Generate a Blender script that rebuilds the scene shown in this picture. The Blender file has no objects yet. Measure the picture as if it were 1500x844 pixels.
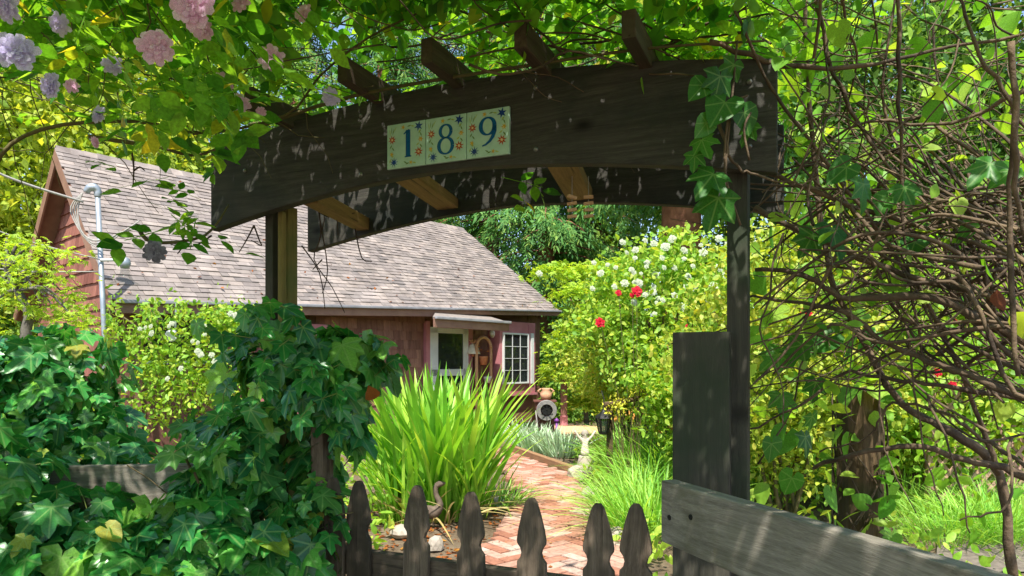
import bpy, bmesh, math, random
import numpy as np
from mathutils import Vector, Matrix

random.seed(7)
rng = np.random.default_rng(11)
scene = bpy.context.scene
col = scene.collection
PI = math.pi

# ---------------------------------------------------------------- camera
ZC = 1.55                      # eye height
FPX, HX, HY = 1000.0, 750.0, 529.0
cam_d = bpy.data.cameras.new('camera')
cam_d.sensor_width = 36.0
cam_d.lens = 24.0
cam_d.shift_y = (HY - 422.0) / 1500.0
cam_d.clip_start = 0.05
cam_d.clip_end = 900.0
cam = bpy.data.objects.new('camera', cam_d)
col.objects.link(cam)
cam.location = (0, 0, ZC)
cam.rotation_euler = (PI / 2, 0, 0)
scene.camera = cam

# ---------------------------------------------------------------- sky, sun, exposure
SUN_EL = math.radians(60)
SUN_AZ = math.radians(186)     # clockwise from +Y: behind the viewer, a little to the left
sun_vec = Vector((math.sin(SUN_AZ) * math.cos(SUN_EL), math.cos(SUN_AZ) * math.cos(SUN_EL), math.sin(SUN_EL)))
world = bpy.data.worlds.new('World')
scene.world = world
world.use_nodes = True
wn = world.node_tree.nodes
sky = wn.new('ShaderNodeTexSky')
sky.sky_type = 'NISHITA'
sky.sun_disc = False
sky.sun_elevation = SUN_EL
sky.sun_rotation = SUN_AZ
world.node_tree.links.new(sky.outputs[0], wn['Background'].inputs['Color'])
wn['Background'].inputs['Strength'].default_value = 0.15
sun_d = bpy.data.lights.new('sun', 'SUN')
sun_d.energy = 4.6
sun_d.angle = math.radians(0.53)
sun_d.color = (1.0, 0.955, 0.87)
sun = bpy.data.objects.new('sun', sun_d)
col.objects.link(sun)
sun.location = sun_vec * 40
sun.rotation_euler = sun_vec.to_track_quat('Z', 'Y').to_euler()
scene.view_settings.view_transform = 'Standard'
scene.view_settings.look = 'None'
scene.view_settings.gamma = 1.0
scene.view_settings.exposure = 1.0
scene.view_settings.use_curve_mapping = False
scene.render.engine = 'CYCLES'
scene.cycles.use_denoising = True
scene.cycles.max_bounces = 8
scene.cycles.transparent_max_bounces = 4
scene.cycles.caustics_reflective = False
scene.cycles.caustics_refractive = False
scene.cycles.sample_clamp_indirect = 6.0

# ---------------------------------------------------------------- helpers
def P(px, py, Y):
    return Vector(((px - HX) / FPX * Y, Y, ZC + (HY - py) / FPX * Y))

def Gd(px, py, z=0.0):
    return P(px, py, (ZC - z) * FPX / (py - HY))

def hexc(h):
    h = h.lstrip('#')
    out = []
    for i in (0, 2, 4):
        c = int(h[i:i + 2], 16) / 255
        out.append(c / 12.92 if c <= 0.04045 else ((c + 0.055) / 1.055) ** 2.4)
    return (*out, 1.0)

WM = {}

def place(o, parent=None, world=None):
    col.objects.link(o)
    w = world if world is not None else Matrix.Identity(4)
    if parent is not None:
        o.parent = parent
        o.matrix_parent_inverse = WM[parent.name].inverted()
    o.matrix_basis = w
    WM[o.name] = w
    return o

def tag(o, label=None, cat=None, group=None, kind=None):
    if label: o['label'] = label
    if cat: o['category'] = cat
    if group: o['group'] = group
    if kind: o['kind'] = kind
    return o

def thing(name, loc, label, cat, group=None):
    o = bpy.data.objects.new(name, None)
    o.empty_display_size = 0.1
    place(o, None, Matrix.Translation(Vector(loc)))
    return tag(o, label, cat, group)

def frame(origin, x, y, z):
    m = Matrix.Identity(4)
    for i, v in enumerate((x, y, z, origin)):
        m[0][i], m[1][i], m[2][i] = v[0], v[1], v[2]
    return m

class MB:
    def __init__(self):
        self.v, self.f = [], []
    def add(self, vs, fs, M=None):
        n = len(self.v)
        if M is not None:
            vs = [M @ Vector(v) for v in vs]
        self.v += [tuple(v) for v in vs]
        self.f += [tuple(i + n for i in f) for f in fs]
        return self
    def box(self, c, s, M=None):
        x, y, z = c
        a, b, d = s[0] / 2, s[1] / 2, s[2] / 2
        vs = [(x - a, y - b, z - d), (x + a, y - b, z - d), (x + a, y + b, z - d), (x - a, y + b, z - d),
              (x - a, y - b, z + d), (x + a, y - b, z + d), (x + a, y + b, z + d), (x - a, y + b, z + d)]
        fs = [(0, 3, 2, 1), (4, 5, 6, 7), (0, 1, 5, 4), (1, 2, 6, 5), (2, 3, 7, 6), (3, 0, 4, 7)]
        return self.add(vs, fs, M)
    def hexa(self, b4, t4):
        return self.add(list(b4) + list(t4), [(0, 3, 2, 1), (4, 5, 6, 7), (0, 1, 5, 4), (1, 2, 6, 5), (2, 3, 7, 6), (3, 0, 4, 7)])
    def tube(self, pts, rad, n=6, cap=True):
        pts = [Vector(p) for p in pts]
        k = len(pts)
        if not hasattr(rad, '__len__'):
            rad = [rad] * k
        base = len(self.v)
        t0 = (pts[1] - pts[0]).normalized()
        ref = Vector((0, 0, 1)) if abs(t0.z) < 0.9 else Vector((1, 0, 0))
        nx = t0.cross(ref).normalized()
        for i, p in enumerate(pts):
            t = (pts[min(i + 1, k - 1)] - pts[max(i - 1, 0)])
            if t.length < 1e-9: t = t0
            t.normalize()
            nx = (nx - t * nx.dot(t))
            if nx.length < 1e-6: nx = t.orthogonal()
            nx.normalize()
            ny = t.cross(nx)
            for j in range(n):
                a = 2 * PI * j / n
                q = p + (nx * math.cos(a) + ny * math.sin(a)) * rad[i]
                self.v.append((q.x, q.y, q.z))
        for i in range(k - 1):
            for j in range(n):
                a, b = base + i * n + j, base + i * n + (j + 1) % n
                self.f.append((a, b, b + n, a + n))
        if cap:
            self.f.append(tuple(base + j for j in reversed(range(n))))
            self.f.append(tuple(base + (k - 1) * n + j for j in range(n)))
        return self
    def lathe(self, prof, n=14, M=None, cap=True):
        vs, fs = [], []
        for r, z in prof:
            for j in range(n):
                a = 2 * PI * j / n
                vs.append((r * math.cos(a), r * math.sin(a), z))
        for i in range(len(prof) - 1):
            for j in range(n):
                a, b = i * n + j, i * n + (j + 1) % n
                fs.append((a, b, b + n, a + n))
        if cap:
            fs.append(tuple(reversed(range(n))))
            fs.append(tuple((len(prof) - 1) * n + j for j in range(n)))
        return self.add(vs, fs, M)
    def prism(self, poly, t0, t1, M=None):
        """poly in local xz, extruded along y from t0 to t1"""
        n = len(poly)
        vs = [(x, t0, z) for x, z in poly] + [(x, t1, z) for x, z in poly]
        fs = [tuple(range(n)), tuple(reversed(range(n, 2 * n)))]
        for i in range(n):
            j = (i + 1) % n
            fs.append((i, i + n, j + n, j))
        return self.add(vs, fs, M)
    def mesh(self, name, mat=None, smooth=False, bevel=0.0):
        me = bpy.data.meshes.new(name)
        me.from_pydata(self.v, [], self.f)
        if bevel > 0:
            bm = bmesh.new(); bm.from_mesh(me)
            bmesh.ops.recalc_face_normals(bm, faces=bm.faces)
            ed = [e for e in bm.edges if len(e.link_faces) == 2 and e.calc_face_angle(0) > 0.6]
            bmesh.ops.bevel(bm, geom=ed, offset=bevel, segments=2, affect='EDGES', profile=0.6)
            bm.to_mesh(me); bm.free()
        if smooth:
            me.polygons.foreach_set('use_smooth', [True] * len(me.polygons))
        if mat: me.materials.append(mat)
        me.update()
        return me
    def build(self, name, mat, parent=None, smooth=False, world=None, bevel=0.0):
        return place(bpy.data.objects.new(name, self.mesh(name, mat, smooth, bevel)), parent, world)

def catmull(pts, sub=4):
    pts = [Vector(p) for p in pts]
    out = []
    for i in range(len(pts) - 1):
        p0, p1, p2, p3 = pts[max(i - 1, 0)], pts[i], pts[i + 1], pts[min(i + 2, len(pts) - 1)]
        for s in range(sub):
            t = s / sub
            out.append(0.5 * ((2 * p1) + (p2 - p0) * t + (2 * p0 - 5 * p1 + 4 * p2 - p3) * t * t + (3 * p1 - p0 - 3 * p2 + p3) * t ** 3))
    out.append(pts[-1])
    return out

# ---------------------------------------------------------------- materials
def newmat(name):
    m = bpy.data.materials.new(name)
    m.use_nodes = True
    nt = m.node_tree
    return m, nt, nt.nodes['Principled BSDF'], nt.nodes['Material Output']

def ramp(nt, cols, fac=None, pos=None, interp='LINEAR'):
    r = nt.nodes.new('ShaderNodeValToRGB')
    r.color_ramp.interpolation = interp
    els = r.color_ramp.elements
    while len(els) < len(cols): els.new(0.5)
    for i, c in enumerate(cols):
        els[i].position = pos[i] if pos else i / max(1, len(cols) - 1)
        els[i].color = hexc(c) if isinstance(c, str) else c
    if fac is not None: nt.links.new(fac, r.inputs[0])
    return r

def rnd_value(nt):
    g = nt.nodes.new('ShaderNodeNewGeometry')
    o = nt.nodes.new('ShaderNodeObjectInfo')
    a = nt.nodes.new('ShaderNodeMath'); a.operation = 'ADD'
    nt.links.new(g.outputs['Random Per Island'], a.inputs[0])
    nt.links.new(o.outputs['Random'], a.inputs[1])
    f = nt.nodes.new('ShaderNodeMath'); f.operation = 'FRACT'
    nt.links.new(a.outputs[0], f.inputs[0])
    return f.outputs[0]

def noise(nt, scale, detail=4, vec=None, rough=0.6, dist=0.0):
    n = nt.nodes.new('ShaderNodeTexNoise')
    n.inputs['Scale'].default_value = scale
    n.inputs['Detail'].default_value = detail
    n.inputs['Roughness'].default_value = rough
    n.inputs['Distortion'].default_value = dist
    if vec is not None: nt.links.new(vec, n.inputs['Vector'])
    return n.outputs[0]

def objcoord(nt, scale=(1, 1, 1)):
    t = nt.nodes.new('ShaderNodeTexCoord')
    m = nt.nodes.new('ShaderNodeMapping')
    m.inputs['Scale'].default_value = scale
    nt.links.new(t.outputs['Object'], m.inputs['Vector'])
    return m.outputs[0]

def mixc(nt, a, b, fac, mode='MIX'):
    m = nt.nodes.new('ShaderNodeMix'); m.data_type = 'RGBA'; m.blend_type = mode
    if isinstance(fac, float): m.inputs[0].default_value = fac
    else: nt.links.new(fac, m.inputs[0])
    for sock, v in ((m.inputs[6], a), (m.inputs[7], b)):
        if isinstance(v, tuple): sock.default_value = v
        else: nt.links.new(v, sock)
    return m.outputs[2]

def bump(nt, h, bsdf, strength=0.4, dist=0.01):
    b = nt.nodes.new('ShaderNodeBump')
    b.inputs['Strength'].default_value = strength
    b.inputs['Distance'].default_value = dist
    nt.links.new(h, b.inputs['Height'])
    nt.links.new(b.outputs[0], bsdf.inputs['Normal'])

def leaf_mat(name, cols, trans=0.42, rough=0.45, spec=0.35, tint=(1.35, 1.2, 0.45), mottle=22.0, pos=None, veins=False):
    m, nt, b, out = newmat(name)
    r = ramp(nt, cols, rnd_value(nt), pos)
    n = noise(nt, mottle, 2, objcoord(nt))
    nr = ramp(nt, [(0.72, 0.72, 0.72, 1), (1.2, 1.2, 1.2, 1)], n, [0.3, 0.7])
    c = mixc(nt, r.outputs[0], nr.outputs[0], 1.0, 'MULTIPLY')
    if veins:
        at = nt.nodes.new('ShaderNodeAttribute'); at.attribute_name = 'luv'
        sx = nt.nodes.new('ShaderNodeSeparateXYZ'); nt.links.new(at.outputs['Vector'], sx.inputs[0])
        def mth(op, a, bb=None):
            k = nt.nodes.new('ShaderNodeMath'); k.operation = op
            for i_, v_ in enumerate((a, bb)):
                if v_ is None: continue
                if isinstance(v_, (int, float)): k.inputs[i_].default_value = v_
                else: nt.links.new(v_, k.inputs[i_])
            return k.outputs[0]
        ax = mth('ABSOLUTE', sx.outputs[0]); dist = ax
        for deg in (46, 102):
            cs, sn = math.cos(math.radians(deg)), math.sin(math.radians(deg))
            d_ = mth('ABSOLUTE', mth('SUBTRACT', mth('MULTIPLY', ax, cs), mth('MULTIPLY', sx.outputs[1], sn)))
            dist = mth('MINIMUM', dist, d_)
        vr = ramp(nt, [(1, 1, 1, 1), (0, 0, 0, 1)], dist, [0.008, 0.035])
        vf = mth('MULTIPLY', vr.outputs[0], 0.42)
        c = mixc(nt, c, hexc('#9cc070'), vf)
    nt.links.new(c, b.inputs['Base Color'])
    b.inputs['Roughness'].default_value = rough
    b.inputs['Specular IOR Level'].default_value = spec
    t = nt.nodes.new('ShaderNodeBsdfTranslucent')
    tc = mixc(nt, c, (*tint, 1.0), 1.0, 'MULTIPLY')
    nt.links.new(tc, t.inputs['Color'])
    mx = nt.nodes.new('ShaderNodeMixShader')
    mx.inputs[0].default_value = trans
    nt.links.new(b.outputs[0], mx.inputs[1]); nt.links.new(t.outputs[0], mx.inputs[2])
    nt.links.new(mx.outputs[0], out.inputs['Surface'])
    return m

def wood_mat(name, cols, grain=26.0, rough=0.75, bumps=0.5, blotch=None, knots=True):
    """grain runs along the local X axis of each board"""
    m, nt, b, out = newmat(name)
    oi = nt.nodes.new('ShaderNodeObjectInfo')
    tc = nt.nodes.new('ShaderNodeTexCoord')
    off = nt.nodes.new('ShaderNodeVectorMath'); off.operation = 'ADD'
    sc = nt.nodes.new('ShaderNodeMath'); sc.operation = 'MULTIPLY'; sc.inputs[1].default_value = 37.0
    nt.links.new(oi.outputs['Random'], sc.inputs[0])
    nt.links.new(tc.outputs['Object'], off.inputs[0]); nt.links.new(sc.outputs[0], off.inputs[1])
    # knots bend the grain
    kn = nt.nodes.new('ShaderNodeTexNoise'); kn.inputs['Scale'].default_value = 2.6; kn.inputs['Detail'].default_value = 1
    mpk = nt.nodes.new('ShaderNodeMapping'); mpk.inputs['Scale'].default_value = (0.8, 1, 2.0)
    nt.links.new(off.outputs[0], mpk.inputs[0]); nt.links.new(mpk.outputs[0], kn.inputs['Vector'])
    mp = nt.nodes.new('ShaderNodeMapping'); mp.inputs['Scale'].default_value = (1.4, 22, 22)
    nt.links.new(off.outputs[0], mp.inputs[0])
    add = nt.nodes.new('ShaderNodeVectorMath'); add.operation = 'ADD'
    sk = nt.nodes.new('ShaderNodeVectorMath'); sk.operation = 'SCALE'; sk.inputs['Scale'].default_value = 1.1
    nt.links.new(kn.outputs[1], sk.inputs[0])
    nt.links.new(mp.outputs[0], add.inputs[0]); nt.links.new(sk.outputs[0], add.inputs[1])
    g1 = noise(nt, grain / 9, 6, add.outputs[0], 0.65)
    g2 = noise(nt, grain, 3, add.outputs[0], 0.7)
    g = mixc(nt, g1, g2, 0.35)
    r = ramp(nt, cols, g, [0.3 + 0.4 * i / max(1, len(cols) - 1) for i in range(len(cols))])
    c = r.outputs[0]
    if blotch:
        bl = noise(nt, 3.2, 4, off.outputs[0])
        bf = ramp(nt, [(0, 0, 0, 1), (1, 1, 1, 1)], bl, [0.48, 0.66])
        c = mixc(nt, c, hexc(blotch), bf.outputs[0])
    if knots:
        v = nt.nodes.new('ShaderNodeTexVoronoi'); v.inputs['Scale'].default_value = 3.0
        mpv = nt.nodes.new('ShaderNodeMapping'); mpv.inputs['Scale'].default_value = (0.9, 0.5, 1.6)
        nt.links.new(off.outputs[0], mpv.inputs[0]); nt.links.new(mpv.outputs[0], v.inputs['Vector'])
        kf = ramp(nt, [(1, 1, 1, 1), (0, 0, 0, 1)], v.outputs['Distance'], [0.03, 0.11])
        c = mixc(nt, c, hexc('#120e0b'), kf.outputs[0])
    mpc = nt.nodes.new('ShaderNodeMapping'); mpc.inputs['Scale'].default_value = (1.6, 46, 46)
    nt.links.new(off.outputs[0], mpc.inputs[0])
    cn = noise(nt, 1.0, 4, mpc.outputs[0], 0.55)
    cf = ramp(nt, [(1, 1, 1, 1), (0, 0, 0, 1)], cn, [0.27, 0.35])
    c = mixc(nt, c, hexc('#1c1814'), cf.outputs[0])
    nt.links.new(c, b.inputs['Base Color'])
    b.inputs['Roughness'].default_value = rough
    b.inputs['Specular IOR Level'].default_value = 0.25
    bump(nt, g, b, bumps, 0.004)
    return m

def plain_mat(name, c1, c2=None, scale=8.0, rough=0.6, metal=0.0, bumps=0.15, spec=0.4, bscale=None):
    m, nt, b, out = newmat(name)
    v = objcoord(nt)
    n = noise(nt, scale, 5, v)
    r = ramp(nt, [c1, c2 or c1], n, [0.35, 0.65])
    nt.links.new(r.outputs[0], b.inputs['Base Color'])
    b.inputs['Roughness'].default_value = rough
    b.inputs['Metallic'].default_value = metal
    b.inputs['Specular IOR Level'].default_value = spec
    if bumps: bump(nt, noise(nt, bscale or scale * 6, 4, v), b, bumps, 0.01)
    return m

def piece_mat(name, cols, rough=0.85, var=9.0, bumps=0.4, bscale=60.0, streak=(1, 1, 1), spec=0.2):
    """per-piece colour from a ramp plus fine wear"""
    m, nt, b, out = newmat(name)
    r = ramp(nt, cols, rnd_value(nt))
    g = nt.nodes.new('ShaderNodeNewGeometry')
    mp = nt.nodes.new('ShaderNodeMapping'); mp.inputs['Scale'].default_value = streak
    nt.links.new(g.outputs['Position'], mp.inputs[0])
    n = noise(nt, var, 6, mp.outputs[0], 0.7)
    nr = ramp(nt, [(0.62, 0.6, 0.58, 1), (1.22, 1.2, 1.18, 1)], n, [0.28, 0.72])
    c = mixc(nt, r.outputs[0], nr.outputs[0], 1.0, 'MULTIPLY')
    nt.links.new(c, b.inputs['Base Color'])
    b.inputs['Roughness'].default_value = rough
    b.inputs['Specular IOR Level'].default_value = spec
    bump(nt, noise(nt, bscale, 3, mp.outputs[0]), b, bumps, 0.006)
    return m

def glass_mat(name, tint=(0.75, 0.82, 0.8, 1), alpha=0.35):
    m, nt, b, out = newmat(name)
    b.inputs['Base Color'].default_value = (0.03, 0.035, 0.035, 1)
    b.inputs['Roughness'].default_value = 0.03
    b.inputs['Specular IOR Level'].default_value = 0.8
    t = nt.nodes.new('ShaderNodeBsdfTransparent'); t.inputs[0].default_value = tint
    mx = nt.nodes.new('ShaderNodeMixShader'); mx.inputs[0].default_value = alpha
    nt.links.new(b.outputs[0], mx.inputs[2]); nt.links.new(t.outputs[0], mx.inputs[1])
    mx.inputs[0].default_value = 1 - alpha
    nt.links.new(mx.outputs[0], out.inputs['Surface'])
    return m

M = {}
M['beam'] = wood_mat('dark_weathered_beam', ['#2a2825', '#3f3c37', '#54514a'], 30, 0.72, 0.6, '#272c29')
M['rafter'] = wood_mat('brown_rafter', ['#3a2e25', '#54463a', '#6b5c4c'], 24, 0.8, 0.6, '#4a4a38')
M['block'] = wood_mat('tan_block', ['#6b5638', '#8a7048', '#a08558'], 20, 0.8, 0.4)
M['post_dark'] = wood_mat('dark_post', ['#302e29', '#45423a', '#565346'], 24, 0.8, 0.6, '#333b2c')
M['post_green'] = wood_mat('mossy_post', ['#5f5632', '#7a6c3d', '#8c7d4c'], 22, 0.8, 0.6, '#5c6134')
M['rail'] = wood_mat('grey_weathered_rail', ['#58524a', '#827b70', '#a59e92'], 34, 0.85, 0.9, '#68644f', True)
M['picket'] = wood_mat('brown_weathered_picket', ['#40362c', '#64574a', '#857565'], 28, 0.85, 0.8, '#3d362e')
M['oldpost'] = wood_mat('split_old_post', ['#3c2f22', '#594833', '#766246'], 20, 0.9, 1.0, '#434028')
M['edging'] = wood_mat('edging_timber', ['#6d5138', '#8d6c4e', '#a5825f'], 20, 0.85, 0.6, knots=False)
M['screw'] = plain_mat('zinc_screw', '#6a6a68', '#8c8c88', 40, 0.4, 0.8)
M['shingle_roof'] = piece_mat('asphalt_shingle', ['#857c78', '#928984', '#7b7370', '#9b9089', '#8b827c', '#736d6b', '#968c85'], 0.95, 3.0, 0.6, 160)
M['cedar'] = piece_mat('red_cedar_shingle', ['#86564c', '#966558', '#754a42', '#9e6e60', '#8b5c50'], 0.85, 14, 0.5, 50, (1, 1, 0.18))
M['brown_shingle'] = piece_mat('brown_wall_shingle', ['#805c4e', '#90695a', '#735146', '#9a7361'], 0.85, 14, 0.5, 50, (1, 1, 0.18))
M['siding'] = plain_mat('red_brown_wall', '#6c483e', '#7b5347', 5, 0.8)
M['mauve'] = plain_mat('mauve_painted_trim', '#a5666b', '#b2757a', 4, 0.6, bumps=0.06)
M['fascia'] = plain_mat('brown_painted_fascia', '#7d5b4b', '#8c6a58', 4, 0.65, bumps=0.08)
M['gutter'] = plain_mat('grey_gutter', '#7c7b7e', '#939295', 5, 0.5, bumps=0.05)
M['white'] = plain_mat('white_paint', '#c4c6c4', '#d2d3d0', 4, 0.5, bumps=0.04)
M['dark_room'] = plain_mat('dark_interior', '#2a2622', '#3a342e', 3, 0.9)
M['curtain'] = plain_mat('pale_curtain', '#b9c2bb', '#cdd4cc', 12, 0.9)
M['glass'] = glass_mat('window_glass', alpha=0.45)
M['metal'] = plain_mat('galvanised_pipe', '#8f979e', '#a9b0b5', 9, 0.45, 0.5, 0.08)
M['cable'] = plain_mat('grey_cable', '#8b8780', '#a39f96', 20, 0.7)
M['black_metal'] = plain_mat('black_metal', '#161616', '#242321', 20, 0.5, 0.3)
M['roof_low'] = plain_mat('rolled_roofing', '#766d66', '#8a8078', 14, 0.95)
M['terracotta'] = plain_mat('terracotta', '#b06a45', '#c47f58', 14, 0.8)
M['rattan'] = plain_mat('peach_wood', '#b98867', '#cfa07e', 14, 0.8)
M['ceramic'] = plain_mat('pale_ceramic', '#cfc6b8', '#e4dccd', 10, 0.4)
M['stone'] = plain_mat('garden_stone', '#8d8377', '#b3a898', 6, 0.9, bumps=0.5, bscale=18)
M['statue'] = plain_mat('weathered_statue', '#b5aa9c', '#d2c8ba', 14, 0.85, bumps=0.3)
M['hose'] = plain_mat('grey_hose', '#6e6a66', '#8a857e', 20, 0.6)
M['brown_box'] = plain_mat('brown_stained_box', '#553027', '#6b4034', 8, 0.8)
M['deck'] = wood_mat('tan_deck', ['#b8916a', '#caa57d', '#d7b58f'], 16, 0.85, 0.3, knots=False)
M['brick'] = piece_mat('path_brick', ['#a87662', '#b68874', '#98654f', '#be9c8c', '#ae7e6a', '#bba698', '#a06f5a', '#8c5e4c'], 0.9, 22, 0.6, 90)
M['rust'] = plain_mat('rusty_iron', '#54463c', '#736456', 20, 0.8, 0.2)
M['frosted'] = glass_mat('clear_lamp_glass', (.95, .96, .95, 1), .8)
M['purple'] = plain_mat('purple_paint', '#6a2c7a', '#7d3b8d', 10, 0.5)
M['lattice'] = plain_mat('pink_brown_lattice', '#9a7663', '#b08d79', 10, 0.85)

# soil / path
def soil_mat():
    m, nt, b, out = newmat('garden_soil')
    g = nt.nodes.new('ShaderNodeNewGeometry')
    n1 = noise(nt, 1.3, 6, g.outputs['Position'], 0.7)
    n2 = noise(nt, 26, 5, g.outputs['Position'], 0.75)
    r = ramp(nt, ['#5d4d3c', '#7b6a55', '#8f7f69'], n2, [0.3, 0.5, 0.72])
    r2 = ramp(nt, ['#4c3f30', '#9a8a74'], n1, [0.35, 0.7])
    c = mixc(nt, r.outputs[0], r2.outputs[0], 0.4)
    nt.links.new(c, b.inputs['Base Color'])
    b.inputs['Roughness'].default_value = 0.95
    b.inputs['Specular IOR Level'].default_value = 0.1
    bump(nt, n2, b, 0.9, 0.04)
    return m
M['soil'] = soil_mat()
M['sand'] = plain_mat('joint_sand', '#4f4034', '#665543', 30, 0.95, bumps=0.4)
M['gravel'] = plain_mat('pale_gravel_path', '#5f564d', '#7a6f64', 18, 0.95, bumps=0.5)

# leaves
M['rose_leaf'] = leaf_mat('climbing_rose_leaf', ['#48882c', '#62a034', '#38742a', '#7cb23e', '#9ac648', '#54902f', '#8aba42', '#6aa636', '#d0be3c', '#589632'], 0.6, 0.42, 0.35, (1.5, 1.35, 0.4), pos=[0, .1, .2, .35, .5, .6, .75, .9, .95, 1.0])
M['vine_leaf'] = leaf_mat('backlit_vine_leaf', ['#6fae36', '#90c444', '#579a2e', '#a8d050', '#7cb63c', '#b8d258', '#4a8a2a'], 0.56, 0.45, 0.35, (1.5, 1.35, 0.4))
M['dark_vine_leaf'] = leaf_mat('broad_vine_leaf', ['#3d7a2c', '#4c8b34', '#336b28', '#5a9a3c'], 0.45, 0.4, veins=True)
M['ivy'] = leaf_mat('ivy_leaf', ['#2c7a36', '#3a8e3c', '#226636', '#4c9c3e', '#2e744a', '#64b044', '#286a3c', '#92c84c'], 0.3, 0.3, 0.5, (1.2, 1.25, 0.5), veins=True)
M['ivy_stem'] = plain_mat('ivy_stem', '#5f5138', '#7d6c4c', 20, 0.85)
M['ivy_yellow'] = leaf_mat('old_ivy_leaf', ['#9cb040', '#86a83c', '#b0a848', '#7aa03c'], 0.45, 0.45, 0.3, veins=True)
M['ivy_petiole'] = plain_mat('ivy_petiole', '#6b7d38', '#86944a', 20, 0.6)
M['iris'] = leaf_mat('sword_leaf', ['#78b838', '#8fc840', '#62a432', '#a4d24c', '#bedc5a', '#82be3c'], 0.45, 0.4, 0.4, (1.3, 1.2, 0.4), 5)
M['lily_leaf'] = leaf_mat('daylily_leaf', ['#86c24a', '#a0d058', '#6cb040', '#b8dc68', '#94c852'], 0.45, 0.45, 0.35, (1.3, 1.2, 0.45), 5)
M['dry_blade'] = leaf_mat('dry_blade', ['#b8a468', '#9c8650', '#c8b880', '#8a7444'], 0.3, 0.7, 0.2, (1, 1, 1), 5)
M['silver_leaf'] = leaf_mat('silvery_leaf', ['#b4cda6', '#c8dcb8', '#9fbf94', '#d4e4c6'], 0.35, 0.5, 0.3, (1.1, 1.1, 0.8), 5)
M['bush_leaf'] = leaf_mat('sunny_bush_leaf', ['#7fb238', '#9cc544', '#6a9f32', '#b4d052', '#8dba3e', '#c2cc50', '#5d9430'], 0.45, 0.5)
M['yellow_leaf'] = leaf_mat('yellow_green_leaf', ['#a4bc42', '#bcc94e', '#8cae3a', '#cdc858', '#98b440', '#7aa438'], 0.45, 0.5)
M['maple_leaf'] = leaf_mat('maple_leaf', ['#9ac43c', '#b3d048', '#84b336', '#c6d858', '#a5c840'], 0.5, 0.5)
M['tree_bright'] = leaf_mat('bright_tree_leaf', ['#a3c044', '#bed050', '#86aa3a', '#d2d85e', '#aec648', '#6c9234'], 0.5, 0.55)
M['tree_mid'] = leaf_mat('mid_tree_leaf', ['#6ea03c', '#88b246', '#54863a', '#a0c050', '#78a440'], 0.45, 0.55)
M['tree_deep'] = leaf_mat('deep_tree_leaf', ['#4c7a30', '#658f3a', '#3a6428', '#86a844', '#557f34'], 0.4, 0.55)
M['conifer'] = leaf_mat('conifer_spray', ['#467a3c', '#5a8e46', '#386832', '#78a450', '#4e8440', '#98b458'], 0.3, 0.6, 0.2)
M['bark'] = plain_mat('brown_bark', '#57402e', '#7a5c43', 5, 0.95, bumps=0.9, bscale=14)
M['redwood_bark'] = plain_mat('redwood_bark', '#6b4433', '#8d5f49', 4, 0.95, bumps=0.9, bscale=10)
M['grey_bark'] = plain_mat('grey_bark', '#4a4640', '#6a655c', 8, 0.95, bumps=0.8, bscale=24)
M['cane'] = plain_mat('green_brown_cane', '#4e4a2c', '#6b5f3c', 14, 0.75, bumps=0.3)
M['vine_stem'] = plain_mat('brown_vine_stem', '#3c3026', '#73604a', 9, 0.85, bumps=0.6, bscale=60)
M['dead_twig'] = plain_mat('dead_twig', '#33271f', '#4c3b2e', 20, 0.9)
M['petal_pink'] = leaf_mat('pink_petal', ['#eabcdc', '#f2cce6', '#e2aed2', '#f6dcee', '#e6c0e0'], 0.35, 0.6, 0.2, (1.0, 0.9, 0.95))
M['petal_lilac'] = leaf_mat('lilac_petal', ['#cfc4ec', '#ddd4f4', '#c4b8e6'], 0.35, 0.6, 0.2, (1.0, 0.95, 1.0))
M['petal_white'] = leaf_mat('white_petal', ['#c4cdb0', '#d6dac4', '#b2be9c'], 0.45, 0.6, 0.2, (1, 1, 0.95))
M['petal_red'] = leaf_mat('red_petal', ['#c4182e', '#d62a3c', '#a81028'], 0.3, 0.5, 0.2, (1.1, 0.6, 0.6))
M['petal_orange'] = leaf_mat('orange_petal', ['#e8a04c', '#f0b468', '#e08a3c'], 0.3, 0.5, 0.2, (1.1, 0.9, 0.6))
M['petal_old'] = leaf_mat('faded_petal', ['#6d6a72', '#8a8690', '#595660'], 0.2, 0.8, 0.1, (1, 1, 1))
M['dead_leaf'] = leaf_mat('brown_dead_leaf', ['#8a4c24', '#a8642e', '#6f3b1e', '#b88438'], 0.3, 0.7, 0.2, (1.1, 0.9, 0.5))
M['ybloom'] = leaf_mat('yellow_bloom', ['#d8d848', '#e6e25c', '#c6cc40'], 0.35, 0.6, 0.2)

# ---------------------------------------------------------------- leaf templates (y = tip, z = upper face)
def tri(fs):
    out = []
    for f in fs:
        for i in range(1, len(f) - 1): out.append((f[0], f[i], f[i + 1]))
    return out

def T_ovate(w=0.6, fold=0.10, curl=0.12):
    ys = [0, 0.2, 0.45, 0.72, 1.0]; ws = [0.02, 0.36, 0.5, 0.34, 0.0]
    v, f = [], []
    for y, q in zip(ys, ws):
        z = -curl * y * y
        v += [(-q * w, y, z + fold * q), (0, y, z), (q * w, y, z + fold * q)]
    for i in range(4):
        a = 3 * i
        f += [(a, a + 1, a + 4, a + 3), (a + 1, a + 2, a + 5, a + 4)]
    return np.array(v, float), tri(f)

def T_small(w=0.55):
    v = [(0, 0, 0), (w * .5, .42, .06), (0, 1, -.1), (-w * .5, .42, .06)]
    return np.array(v, float), [(0, 1, 2), (0, 2, 3)]

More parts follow.
